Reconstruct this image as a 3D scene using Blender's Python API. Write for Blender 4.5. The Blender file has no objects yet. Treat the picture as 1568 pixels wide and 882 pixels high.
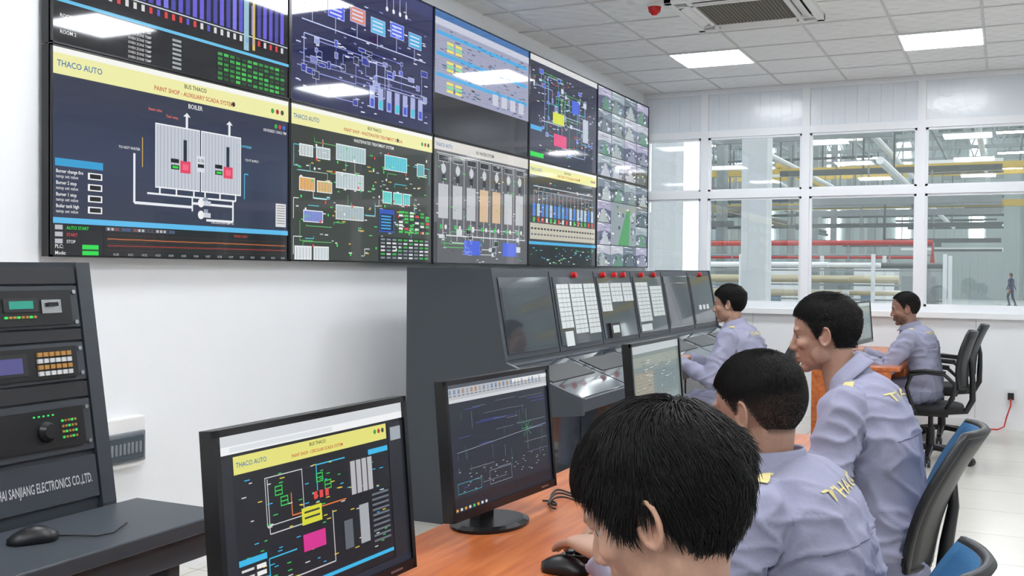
import bpy, bmesh, math, random
import numpy as np
from mathutils import Vector, Matrix, noise
from mathutils.bvhtree import BVHTree

scene = bpy.context.scene
scene.view_settings.view_transform = 'Standard'
COL = scene.collection

# ------------------------------------------------------------------ utils
def lin(h):
    h = h.lstrip('#')
    o = []
    for i in (0, 2, 4):
        c = int(h[i:i+2], 16) / 255
        o.append(c/12.92 if c <= .04045 else ((c+.055)/1.055)**2.4)
    return tuple(o)

MATS = {}
def M(name, hexc, rough=.5, metal=0., var=.06, nscale=8., bump=0., bscale=60., spec=.5, emit=0., coat=0.):
    if name in MATS: return MATS[name]
    m = bpy.data.materials.new(name); m.use_nodes = True
    nt = m.node_tree; b = nt.nodes['Principled BSDF']
    c = lin(hexc)
    tc = nt.nodes.new('ShaderNodeTexCoord')
    nz = nt.nodes.new('ShaderNodeTexNoise'); nz.inputs['Scale'].default_value = nscale
    nz.inputs['Detail'].default_value = 3
    nt.links.new(tc.outputs['Object'], nz.inputs['Vector'])
    mx = nt.nodes.new('ShaderNodeMixRGB')
    mx.inputs[1].default_value = tuple(max(0, x*(1-var)) for x in c)+(1,)
    mx.inputs[2].default_value = tuple(min(1, x*(1+var)) for x in c)+(1,)
    nt.links.new(nz.outputs['Fac'], mx.inputs[0])
    nt.links.new(mx.outputs[0], b.inputs['Base Color'])
    b.inputs['Roughness'].default_value = rough
    b.inputs['Metallic'].default_value = metal
    b.inputs['Specular IOR Level'].default_value = spec
    b.inputs['Coat Weight'].default_value = coat
    if emit > 0:
        b.inputs['Emission Color'].default_value = c+(1,)
        b.inputs['Emission Strength'].default_value = emit
    if bump > 0:
        n2 = nt.nodes.new('ShaderNodeTexNoise'); n2.inputs['Scale'].default_value = bscale
        n2.inputs['Detail'].default_value = 4
        nt.links.new(tc.outputs['Object'], n2.inputs['Vector'])
        bp = nt.nodes.new('ShaderNodeBump'); bp.inputs['Strength'].default_value = bump
        bp.inputs['Distance'].default_value = .01
        nt.links.new(n2.outputs['Fac'], bp.inputs['Height'])
        nt.links.new(bp.outputs['Normal'], b.inputs['Normal'])
    MATS[name] = m
    return m

def attr_mat(name, rough, emissive, strength=1., spec=.5, sss=0.):
    m = bpy.data.materials.new(name); m.use_nodes = True
    nt = m.node_tree; b = nt.nodes['Principled BSDF']
    a = nt.nodes.new('ShaderNodeAttribute'); a.attribute_name = 'Col'
    b.inputs['Roughness'].default_value = rough
    b.inputs['Specular IOR Level'].default_value = spec
    if emissive:
        b.inputs['Base Color'].default_value = (.006, .006, .008, 1)
        nt.links.new(a.outputs['Color'], b.inputs['Emission Color'])
        b.inputs['Emission Strength'].default_value = strength
    else:
        nz = nt.nodes.new('ShaderNodeTexNoise'); nz.inputs['Scale'].default_value = 40
        mx = nt.nodes.new('ShaderNodeMixRGB'); mx.blend_type = 'MULTIPLY'; mx.inputs[0].default_value = .2
        nt.links.new(a.outputs['Color'], mx.inputs[1]); nt.links.new(nz.outputs['Fac'], mx.inputs[2])
        nt.links.new(mx.outputs[0], b.inputs['Base Color'])
        b.inputs['Subsurface Weight'].default_value = sss
        b.inputs['Subsurface Radius'].default_value = (.01, .005, .003)
    return m

class MB:
    def __init__(s): s.v = []; s.f = []; s.m = []; s.c = []
    def add(s, vs, fs, m=0, c=(0, 0, 0)):
        o = len(s.v); s.v += [tuple(v) for v in vs]
        for f in fs:
            s.f.append(tuple(i+o for i in f)); s.m.append(m); s.c.append(c)
    def box(s, x0, x1, y0, y1, z0, z1, m=0, T=None, c=(0, 0, 0)):
        vs = [Vector(p) for p in ((x0,y0,z0),(x1,y0,z0),(x1,y1,z0),(x0,y1,z0),(x0,y0,z1),(x1,y0,z1),(x1,y1,z1),(x0,y1,z1))]
        if T: vs = [T @ v for v in vs]
        s.add(vs, [(0,3,2,1),(4,5,6,7),(0,1,5,4),(1,2,6,5),(2,3,7,6),(3,0,4,7)], m, c)
    def rings(s, rings, m=0, caps=True, c=(0, 0, 0)):
        n = len(rings[0]); vs = [p for r in rings for p in r]; fs = []
        for k in range(len(rings)-1):
            for i in range(n):
                j = (i+1) % n
                fs.append((k*n+i, k*n+j, (k+1)*n+j, (k+1)*n+i))
        if caps:
            fs.append(tuple(range(n-1, -1, -1))); b = (len(rings)-1)*n
            fs.append(tuple(range(b, b+n)))
        s.add(vs, fs, m, c)
    def tube(s, pts, r, n=12, m=0, c=(0, 0, 0)):
        pts = [Vector(p) for p in pts]
        rr = r if isinstance(r, (list, tuple)) else [r]*len(pts)
        R = []; prev = None
        for i, p in enumerate(pts):
            a = pts[max(0, i-1)]; b = pts[min(len(pts)-1, i+1)]
            t = (b-a).normalized()
            if prev is None:
                h = Vector((0, 0, 1)) if abs(t.z) < .9 else Vector((1, 0, 0))
                u = t.cross(h).normalized()
            else:
                u = (prev - t*prev.dot(t)).normalized()
            prev = u; w = t.cross(u)
            R.append([p+(u*math.cos(2*math.pi*k/n)+w*math.sin(2*math.pi*k/n))*rr[i] for k in range(n)])
        s.rings(R, m, True, c)
    def ell(s, c, r, T=None, seg=20, m=0, col=(0, 0, 0)):
        vs = []; fs = []; nr = max(6, seg//2)
        cc = Vector(c)
        def tf(p):
            v = Vector((p[0]*r[0], p[1]*r[1], p[2]*r[2]))
            if T: v = T @ v
            return v+cc
        vs.append(tf((0, 0, 1)))
        for i in range(1, nr):
            ph = math.pi*i/nr
            for k in range(seg):
                th = 2*math.pi*k/seg
                vs.append(tf((math.sin(ph)*math.cos(th), math.sin(ph)*math.sin(th), math.cos(ph))))
        vs.append(tf((0, 0, -1)))
        for k in range(seg):
            fs.append((0, 1+k, 1+(k+1) % seg))
            b = 1+(nr-2)*seg
            fs.append((len(vs)-1, b+(k+1) % seg, b+k))
        for i in range(nr-2):
            for k in range(seg):
                j = (k+1) % seg
                fs.append((1+i*seg+k, 1+(i+1)*seg+k, 1+(i+1)*seg+j, 1+i*seg+j))
        s.add(vs, fs, m, col)
    def etube(s, cs, A, B, ra, rb, n=24, m=0, pw=1.):
        R = []
        for c, a, b, x, y in zip(cs, A, B, ra, rb):
            ring = []
            for k in range(n):
                th = 2*math.pi*k/n
                co, si = math.cos(th), math.sin(th)
                co = math.copysign(abs(co)**pw, co); si = math.copysign(abs(si)**pw, si)
                ring.append(Vector(c)+Vector(a)*x*co+Vector(b)*y*si)
            R.append(ring)
        s.rings(R, m)
    def obj(s, name, mats, parent=None, loc=(0, 0, 0), rotz=0, smooth=False, bevel=0, usecol=False):
        me = bpy.data.meshes.new(name); me.from_pydata(s.v, [], s.f)
        for mt in mats: me.materials.append(mt)
        me.polygons.foreach_set('material_index', s.m)
        if smooth: me.polygons.foreach_set('use_smooth', [True]*len(s.f))
        if usecol:
            at = me.attributes.new('Col', 'FLOAT_COLOR', 'CORNER'); arr = []
            for f, c in zip(s.f, s.c): arr += list(c+(1,))*len(f)
            at.data.foreach_set('color', arr)
        me.update()
        o = bpy.data.objects.new(name, me); COL.objects.link(o)
        o.location = loc; o.rotation_euler = (0, 0, rotz)
        if parent: o.parent = parent
        if bevel:
            b = o.modifiers.new('bevel', 'BEVEL'); b.width = bevel; b.segments = 2; b.limit_method = 'ANGLE'
            b.angle_limit = math.radians(40)
        return o

def empty(name, loc=(0, 0, 0), rotz=0):
    e = bpy.data.objects.new(name, None); COL.objects.link(e)
    e.location = loc; e.rotation_euler = (0, 0, rotz); e.empty_display_size = .1
    return e

_tc = {}
def textmesh(t):
    if t in _tc: return _tc[t]
    cu = bpy.data.curves.new('t', 'FONT'); cu.body = t; cu.size = 1; cu.resolution_u = 2
    cu.offset = .012
    o = bpy.data.objects.new('t', cu); COL.objects.link(o)
    dg = bpy.context.evaluated_depsgraph_get(); dg.update()
    me = bpy.data.meshes.new_from_object(o.evaluated_get(dg))
    vs = [tuple(v.co) for v in me.vertices]; fs = [tuple(p.vertices) for p in me.polygons]
    w = max([v[0] for v in vs] or [0])
    bpy.data.objects.remove(o); bpy.data.meshes.remove(me); bpy.data.curves.remove(cu)
    _tc[t] = (vs, fs, w); return _tc[t]

class Pan:
    def __init__(s, mb, O, U, V, N, sc=1., mat=1):
        s.mb = mb; s.O = Vector(O); s.U = Vector(U).normalized(); s.V = Vector(V).normalized(); s.N = Vector(N).normalized()
        s.sc = sc; s.mat = mat
    def pt(s, u, v, d=0): return s.O+s.U*(u*s.sc)+s.V*(v*s.sc)+s.N*d
    def rect(s, u0, v0, u1, v1, c='000000', L=1, m=None):
        d = .0005*L
        s.mb.add([s.pt(u0, v1, d), s.pt(u1, v1, d), s.pt(u1, v0, d), s.pt(u0, v0, d)], [(0, 1, 2, 3)], s.mat if m is None else m, lin(c))
    def frame(s, u0, v0, u1, v1, w, c, L=2):
        s.rect(u0, v0, u1, v0+w, c, L); s.rect(u0, v1-w, u1, v1, c, L); s.rect(u0, v0, u0+w, v1, c, L); s.rect(u1-w, v0, u1, v1, c, L)
    def poly(s, pts, c, L=1, m=None):
        s.mb.add([s.pt(u, v, .0005*L) for u, v in pts], [tuple(range(len(pts)))], s.mat if m is None else m, lin(c))
    def line(s, pts, w, c, L=2):
        for (a, b), (e, f) in zip(pts, pts[1:]):
            dx, dy = e-a, f-b; l = math.hypot(dx, dy) or 1; nx, ny = -dy/l*w/2, dx/l*w/2
            s.poly([(a+nx, b+ny), (e+nx, f+ny), (e-nx, f-ny), (a-nx, b-ny)], c, L)
    def circ(s, u, v, r, c, L=3, n=12):
        s.poly([(u+r*math.cos(2*math.pi*k/n), v+r*math.sin(2*math.pi*k/n)) for k in range(n)], c, L)
    def text(s, t, u, v, h, c, L=3, al='c', m=None, xs=1.):
        vs, fs, w = textmesh(t); k = h/.7; off = {'c': -w*k*xs/2, 'l': 0, 'r': -w*k*xs}[al]
        s.mb.add([s.pt(u+off+x*k*xs, v-y*k, .0005*L) for x, y, z in vs], fs, s.mat if m is None else m, lin(c))
    def box(s, u0, v0, u1, v1, d0, d1, m, c=(0, 0, 0)):
        P = [s.pt(u0, v1, d0), s.pt(u1, v1, d0), s.pt(u1, v0, d0), s.pt(u0, v0, d0), s.pt(u0, v1, d1), s.pt(u1, v1, d1), s.pt(u1, v0, d1), s.pt(u0, v0, d1)]
        s.mb.add(P, [(0,3,2,1),(4,5,6,7),(0,1,5,4),(1,2,6,5),(2,3,7,6),(3,0,4,7)], m, c)

# ------------------------------------------------------------------ materials
m_wall = M('white_wall_paint', 'F2F4F6', .5, var=.012, bump=.03, bscale=200)
m_trim = M('white_trim', 'F2F4F5', .4, var=.01)
m_frame = M('white_aluminium_frame', 'F0F3F6', .3, var=.01)
m_bezel = M('black_bezel', '121214', .25, var=.1)
m_steel = M('charcoal_powder_steel', '3F454C', .42, var=.04, bump=.04, bscale=400)
m_steel2 = M('charcoal_gloss_panel', '3F464D', .09, var=.04, coat=.5)
m_dark = M('dark_plastic', '191A1D', .4, var=.1)
m_darkg = M('dark_grey_plastic', '2A2C30', .5, var=.1)
m_paper = M('white_label', 'E4EAE8', .5, var=.05)
m_red = M('red_lamp', 'C41414', .25, var=.1)
m_cord = M('red_cord', 'D03030', .5)
m_white = M('white_plastic', 'EDEDEB', .35, var=.02)
m_disp = attr_mat('display_pixels', .045, True, .98, spec=.75)
m_disp2 = attr_mat('monitor_pixels', .3, True, .95)
m_gold = M('gold_embroidery', 'D2C588', .7, var=.1)
m_chrome = M('chrome', 'B8BABD', .25, 1.)

# ------------------------------------------------------------------ camera
CX, CZ = 3.31, 1.38
yaw = math.atan(755/1573); pitch = math.radians(-.98); roll = math.radians(.46)
fwd = Vector((-math.sin(yaw)*math.cos(pitch), math.cos(yaw)*math.cos(pitch), math.sin(pitch)))
right = Vector((math.cos(yaw), math.sin(yaw), 0)); up = right.cross(fwd)
r2 = right*math.cos(roll)+up*math.sin(roll); u2 = up*math.cos(roll)-right*math.sin(roll)
cam = bpy.data.cameras.new('camera'); cam.lens = 36*1573/1568; cam.clip_start = .05; cam.clip_end = 300
co = bpy.data.objects.new('camera', cam); COL.objects.link(co)
R = Matrix((r2, u2, -fwd)).transposed().to_4x4()
co.matrix_world = Matrix.Translation((CX, 0, CZ)) @ R
scene.camera = co

# ------------------------------------------------------------------ room
LX = -.07
RX, RY0, RY1, RZ = 6.74, -3.07, 10.13, 3.20
def slab(name, x0, x1, y0, y1, z0, z1, mat):
    b = MB(); b.box(x0, x1, y0, y1, z0, z1); return b.obj(name, [mat])

# floor
mf = bpy.data.materials.new('glossy_floor_tile'); mf.use_nodes = True
nt = mf.node_tree; b = nt.nodes['Principled BSDF']
tc = nt.nodes.new('ShaderNodeTexCoord'); br = nt.nodes.new('ShaderNodeTexBrick')
br.offset = 0; br.inputs['Scale'].default_value = 1; br.inputs['Brick Width'].default_value = .6; br.inputs['Row Height'].default_value = .6
br.inputs['Mortar Size'].default_value = .003
br.inputs['Color1'].default_value = lin('DEDBD2')+(1,); br.inputs['Color2'].default_value = lin('D8D5CC')+(1,); br.inputs['Mortar'].default_value = lin('A8A398')+(1,)
nt.links.new(tc.outputs['Object'], br.inputs['Vector'])
nz = nt.nodes.new('ShaderNodeTexNoise'); nz.inputs['Scale'].default_value = 3; nz.inputs['Detail'].default_value = 6
nt.links.new(tc.outputs['Object'], nz.inputs['Vector'])
mx = nt.nodes.new('ShaderNodeMixRGB'); mx.blend_type = 'MULTIPLY'; mx.inputs[0].default_value = .12
nt.links.new(br.outputs['Color'], mx.inputs[1]); nt.links.new(nz.outputs['Fac'], mx.inputs[2]); nt.links.new(mx.outputs[0], b.inputs['Base Color'])
b.inputs['Roughness'].default_value = .22
slab('floor', LX-.12, RX+.12, RY0-.12, RY1+.1, -.1, 0, mf)

# ceiling material : embossed diamond tiles
mc = bpy.data.materials.new('embossed_ceiling_tile'); mc.use_nodes = True
nt = mc.node_tree; b = nt.nodes['Principled BSDF']
b.inputs['Base Color'].default_value = lin('F6F6F4')+(1,); b.inputs['Roughness'].default_value = .35
tc = nt.nodes.new('ShaderNodeTexCoord')
hs = []
for rz in (45, -45):
    mp = nt.nodes.new('ShaderNodeMapping'); mp.inputs['Rotation'].default_value = (0, 0, math.radians(rz))
    nt.links.new(tc.outputs['Object'], mp.inputs['Vector'])
    wv = nt.nodes.new('ShaderNodeTexWave'); wv.inputs['Scale'].default_value = 2.4; wv.inputs['Distortion'].default_value = .3
    nt.links.new(mp.outputs[0], wv.inputs['Vector']); hs.append(wv)
ad = nt.nodes.new('ShaderNodeMath'); ad.operation = 'MULTIPLY'
nt.links.new(hs[0].outputs['Fac'], ad.inputs[0]); nt.links.new(hs[1].outputs['Fac'], ad.inputs[1])
bp = nt.nodes.new('ShaderNodeBump'); bp.inputs['Strength'].default_value = .6; bp.inputs['Distance'].default_value = .02
nt.links.new(ad.outputs[0], bp.inputs['Height']); nt.links.new(bp.outputs[0], b.inputs['Normal'])
slab('ceiling', LX-.12, RX+.12, RY0-.12, RY1+.1, RZ, RZ+.1, mc)
g = MB()
x = .14
while x < RX: g.box(x-.01, x+.01, RY0, RY1, RZ-.004, RZ+.002); x += .6
y = 8.33-.6*19+.6
while y < RY1:
    if y > RY0: g.box(LX, RX, y-.01, y+.01, RZ-.0042, RZ+.002)
    y += .6
g.obj('ceiling_grid', [M('ceiling_tbar', 'D6D6D4', .5)])

slab('wall_left', LX-.12, LX, RY0-.12, RY1+.1, 0, RZ, m_wall)
slab('wall_right', RX, RX+.12, RY0-.12, RY1+.1, 0, RZ, m_wall)
slab('wall_front', LX, RX, RY0-.12, RY0, 0, RZ, m_wall)
w = MB(); w.box(LX, RX, RY1, RY1+.1, 0, .98)
x = 0.58
while x < RX: w.box(x-.004, x+.004, RY1-.003, RY1, 0.08, .98, 1); x += .5
w.obj('wall_back', [m_wall, M('panel_groove', 'D2D5D7', .5)])
slab('trim_sill', LX, RX, RY1-.06, RY1+.1, .98, 1.03, m_trim)
slab('baseboard_back', LX, RX, RY1-.012, RY1, 0, .08, m_trim)
slab('baseboard_left', LX, LX+.012, RY0, RY1-.012, 0, .08, m_trim)
# glass
mg = bpy.data.materials.new('window_glass'); mg.use_nodes = True; nt = mg.node_tree
nt.nodes.remove(nt.nodes['Principled BSDF']); out = nt.nodes['Material Output']
tr = nt.nodes.new('ShaderNodeBsdfTransparent'); tr.inputs[0].default_value = (.93, .95, .95, 1)
gl = nt.nodes.new('ShaderNodeBsdfGlossy'); gl.inputs['Roughness'].default_value = .02
fr = nt.nodes.new('ShaderNodeFresnel'); fr.inputs['IOR'].default_value = 2.1
ms = nt.nodes.new('ShaderNodeMixShader'); nt.links.new(fr.outputs[0], ms.inputs[0]); nt.links.new(tr.outputs[0], ms.inputs[1]); nt.links.new(gl.outputs[0], ms.inputs[2])
nt.links.new(ms.outputs[0], out.inputs[0])
m_fros = M('frosted_panel', 'E8EEF4', .18, var=.02, bump=.25, bscale=14)
xs = [LX, .575, 1.565, 2.6, 3.62, 4.64, 5.66, RX]
for i, (a, c) in enumerate(zip(xs, xs[1:])):
    wn = MB(); h = .036; d0, d1 = RY1, RY1+.09
    wn.box(a, a+h, d0, d1, 1.03, RZ); wn.box(c-h, c, d0, d1, 1.03, RZ)
    for z0, z1 in ((1.03, 1.08), (2.115, 2.185), (2.72, 2.79), (3.15, RZ)): wn.box(a+h, c-h, d0+.004, d1-.004, z0, z1)
    for z0, z1 in ((1.08, 2.115), (2.185, 2.72)):
        wn.box(a+h, a+h+.022, d0+.02, d1-.02, z0, z1); wn.box(c-h-.022, c-h, d0+.02, d1-.02, z0, z1)
        wn.box(a+h, c-h, d0+.02, d1-.02, z0, z0+.02); wn.box(a+h, c-h, d0+.02, d1-.02, z1-.02, z1)
        wn.add([(a+h, d0+.045, z0), (c-h, d0+.045, z0), (c-h, d0+.045, z1), (a+h, d0+.045, z1)], [(0, 1, 2, 3)], 1)
    n = max(4, int((c-a-2*h)/.1)); st = (c-a-2*h)/n
    for k in range(n):
        wn.box(a+h+k*st+.002, a+h+(k+1)*st-.001, d0+.022, d0+.05, 2.79, 3.15, 2)
    wn.box(a+h, c-h, d0+.026, d0+.06, 2.79, 3.15, 2)
    wn.obj('window_%d' % (i+1), [m_frame, mg, m_fros])

# ceiling panel lights
m_em = M('led_panel_light', 'F7FAFF', .4, emit=28.)
for y in (8.33, 5.33, 2.33, -.67):
    for x in (.74, 2.54, 4.34):
        if x > 4 and y > 8: continue
        l = MB(); l.box(x+.012, x+.588, y+.012, y+.588, RZ-.009, RZ-.001, 0)
        for q in ((x-.002, x+.012, y, y+.6), (x+.588, x+.602, y, y+.6), (x, x+.6, y-.002, y+.012), (x, x+.6, y+.588, y+.602)): l.box(*q, RZ-.013, RZ-.001, 1)
        l.obj('ceiling_panel_light', [m_em, m_frame])

# AC cassette
ac = MB(); ax0, ax1, ay0, ay1 = 1.24, 2.14, 6.6, 7.5
z0 = RZ-.045
inn = .17
ac.box(ax0, ax1, ay0, ay0+.05, z0, RZ, 0); ac.box(ax0, ax1, ay1-.05, ay1, z0, RZ, 0)
ac.box(ax0, ax0+.05, ay0, ay1, z0, RZ, 0); ac.box(ax1-.05, ax1, ay0, ay1, z0, RZ, 0)
ac.box(ax0+.05, ax1-.05, ay0+.05, ay1-.05, z0+.02, RZ, 1)
for k in range(4):
    T = Matrix.Translation(((ax0+ax1)/2, (ay0+ay1)/2, 0)) @ Matrix.Rotation(k*math.pi/2, 4, 'Z')
    TT = T @ Matrix.Translation((0, -.355, z0+.008)) @ Matrix.Rotation(math.radians(25), 4, 'X')
    ac.box(-.27, .27, -.035, .035, -.004, .004, 0, TT)
    ac.box(-.4, .4, -.315, -.285, z0, z0+.03, 0, T)
ac.box(ax0+inn, ax1-inn, ay0+inn, ay1-inn, z0+.004, z0+.012, 2)
for k in range(22):
    x = ax0+inn+.01+k*(ax1-ax0-2*inn-.02)/22
    ac.box(x, x+.006, ay0+inn, ay1-inn, z0-.002, z0+.006, 3)
ac.obj('ceiling_air_conditioner', [m_white, m_dark, M('ac_filter', '5F5D56', .8), M('ac_grille', '8F8B7E', .6)], bevel=.003)
sp = MB(); sp.tube([(1.13, 6.75, RZ), (1.13, 6.75, RZ-.02)], [.05, .05], 20, 1); sp.tube([(1.13, 6.75, RZ-.02), (1.13, 6.75, RZ-.05), (1.13, 6.75, RZ-.075)], [.045, .04, .015], 20, 0)
sp.obj('fire_alarm_beacon', [m_red, m_white], smooth=False)

# ------------------------------------------------------------------ video wall contents
def header(p, title, sub=None):
    p.rect(0, 0, 16, .25, 'F4F4EE', 2); p.rect(0, .25, 16, 1.15, 'EDEBA6', 2)
    p.text('THACO AUTO', .25, .8, .26, '2E6FA8', 4, 'l')
    p.text(title, 8.6, .55, .2, '1C1C1C', 4)
    if sub: p.text(sub, 8.6, .95, .21, 'C0392B', 4)
    p.circ(11.4, .82, .13, '303030', 5)
    for k, c in enumerate(('2E9E3E', 'B03030', '404040')): p.circ(14.6+k*.42, .7, .14, c, 4)

def ticks(p, rng, u0, v0, u1, v1, n, cols, w=.5, h=.07):
    for _ in range(n):
        u = rng.uniform(u0, u1-w); v = rng.uniform(v0, v1); p.rect(u, v, u+rng.uniform(.2, w), v+h, rng.choice(cols), 4)

def schem(p, rng, u0, v0, u1, v1, n, boxc, linec, w=.06):
    pts = []
    for _ in range(n):
        u = rng.uniform(u0, u1-1); v = rng.uniform(v0, v1-.6); a = rng.uniform(.25, .9); b = rng.uniform(.2, .5)
        c = rng.choice(boxc); p.rect(u, v, u+a, v+b, c, 4); p.frame(u, v, u+a, v+b, .03, 'C8D0D8', 5); pts.append((u+a/2, v+b/2))
    for (a, b), (c, d) in zip(pts, pts[1:]):
        if abs(a-c) < 6:
            p.line([(a, b), (a, d), (c, d)], w, rng.choice(linec), 3)

def scrA1(p, rng):
    p.rect(0, 0, 16, 9, '2A3046', 1); header(p, 'BUS THACO', 'PAINT SHOP - AUXILIARY SCADA SYSTEM')
    for k in range(12): p.rect(0, 1.15+k*.51, 16, 1.15+(k+1)*.51, ('2A3147', '2B3249', '2C344C', '2E364F', '303953', '313A55', '313A55', '303953', '2E364F', '2C344C', '2B3249', '2A3147')[k], 1.2)
    p.text('BOILER', 8.6, 1.5, .22, 'E8E8E8'); p.text('10/10/2023 1:34:21 PM', 15.8, 1.9, .15, 'E8E8E8', 3, 'r')
    for k, c in enumerate(('36B34A', 'D03030', '3A6FD0')): p.circ(14.9+k*.35, 1.52, .13, c)
    for bx in (5.9, 9.0):
        p.rect(bx, 2.5, bx+3.0, 5.6, 'C3C8D2', 3)
        for k in range(13): p.rect(bx+.08+k*.235, 2.55, bx+.12+k*.235, 5.55, '9BA2B0', 4)
        p.frame(bx, 2.5, bx+3.0, 5.6, .06, 'F0F2F5', 5)
        p.rect(bx+1.85, 3.1, bx+2.1, 4.2, '15181F', 5); p.frame(bx+1.85, 3.1, bx+2.1, 4.2, .03, '6080A0', 6)
        p.rect(bx+1.65, 4.15, bx+2.35, 4.75, 'E23A5C', 5); p.rect(bx+1.8, 4.3, bx+2.2, 4.6, 'F06080', 6)
        p.rect(bx+1.0, 4.1, bx+1.55, 4.3, '0A0A0A', 6); p.rect(bx+1.02, 4.4, bx+1.57, 4.62, '0A0A0A', 6); p.rect(bx+1.1, 4.45, bx+1.5, 4.57, '30D040', 7)
        p.line([(bx+2.1, 2.5), (bx+2.1, 1.9)], .16, 'E6E9EE', 3); p.poly([(bx+1.85, 1.95), (bx+2.35, 1.95), (bx+2.1, 1.75)], 'E6E9EE', 4)
        for q in (.3, 1.4, 2.6): p.line([(bx+q, 5.6), (bx+q, 5.9)], .1, 'F2F2F2', 3)
    p.text('Steam valve', 5.9, 1.95, .13, 'E07060'); p.text('Tank temp', 7.0, 2.15, .13, 'E07060')
    p.rect(8.7, 3.8, 9.25, 4.6, 'D8DCE4', 6); p.text('0.1%', 8.97, 4.1, .16, '101010', 8); p.rect(8.75, 4.2, 9.2, 4.38, '0A0A0A', 7)
    W_ = 'E8EBF0'
    p.line([(4.6, 4.1), (4.6, 6.4), (8.4, 6.4)], .13, W_); p.line([(5.4, 5.9), (11.6, 5.9)], .09, W_)
    p.line([(12.3, 5.75), (12.3, 4.4), (12.6, 4.4)], .06, '46B4D8'); p.line([(5.1, 3.3), (5.1, 4.7)], .05, 'D8B040'); p.line([(11.4, 5.9), (11.4, 7.0), (9.4, 7.0)], .12, W_)
    p.line([(8.4, 6.2), (11.4, 6.2)], .12, W_); p.line([(8.4, 6.6), (8.4, 5.9)], .1, W_)
    for v in (6.15, 6.75):
        p.circ(9.0, v, .22, 'F0F0F0', 5); p.rect(9.0, v-.12, 9.7, v+.12, 'C9CDD5', 5); p.rect(9.2, v-.3, 9.5, v-.12, '9098A8', 5)
    p.text('CIRCULATION PUMP 1/2', 10.6, 7.15, .11, 'E0E0E0')
    p.text('FROM SOFTENER', 12.2, 3.0, .12, '58C8E8'); p.text('TO HOT WATER', 4.3, 3.95, .12, 'E0E0E0'); p.text('TO PT SUPPLY', 12.9, 3.7, .12, 'E0E0E0')
    p.rect(0.15, 4.75, 2.75, 5.08, '2E9BD0', 3)
    for k, t in enumerate(('Burner change fire', 'Burner 2 stop', 'Burner 1 stop', 'Boiler tank high')):
        v = 5.25+k*.5; p.text(t, .2, v+.12, .15, 'F0F0F0', 3, 'l', xs=.9); p.text('temp set value', .2, v+.34, .14, 'D0D0D0', 3, 'l')
        p.rect(1.9, v, 2.7, v+.3, 'F2F2F2', 4); p.rect(2.0, v+.05, 2.62, v+.25, '101010', 5)
    p.rect(14.9, 5.8, 15.8, 7.1, 'D8D8DA', 4)
    for k in range(8): p.rect(15.0, 5.9+k*.14, 15.7, 5.94+k*.14, '707070', 5)
    p.rect(0, 7.3, 16, 7.55, '58B8E8', 3); p.rect(0, 7.55, 16, 9, '0B0D12', 1.6)
    for k, (t, c) in enumerate((('AUTO START', '20E040'), ('START', 'D04040'), ('STOP', 'E0E0E0'))):
        v = 7.62+k*.3
        p.rect(.15, v, .55, v+.2, 'B8B8C0', 3); p.text(t, .75, v+.18, .14, c, 3, 'l')
    p.rect(1.6, 8.45, 2.5, 8.65, '20D848', 3); p.rect(1.6, 8.72, 2.5, 8.92, '20D848', 3); p.text('PLC:', .15, 8.62, .16, 'E0E0E0', 3, 'l'); p.text('Mode:', .15, 8.9, .16, 'E0E0E0', 3, 'l')
    p.rect(2.8, 7.6, 16, 8.98, '0A0A0C', 2.5)
    p.rect(2.9, 7.62, 7.2, 7.78, '50545C', 3)
    for k in range(18): p.rect(3+k*.23, 7.64, 3.13+k*.23, 7.76, rng.choice(('3050A0', 'C0C0C0', 'A03030', '202020')), 4)
    p.text('TREND OVEN', 12, 7.8, .12, 'C04030')
    for k in range(6): p.line([(3, 7.95+k*.14), (15.8, 7.95+k*.14)], .018, '4A2A18', 3)
    pts = [(3+i*.4, 8.15+rng.uniform(-.01, .01)) for i in range(33)]; p.line(pts, .035, 'D07030', 4)
    p.line([(3, 8.45), (15.8, 8.42)], .03, 'B03028', 4)
    for k in range(15): p.text('10:3%d' % (k % 10), 3.5+k*.86, 8.9, .11, 'B0B0B0')

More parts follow.
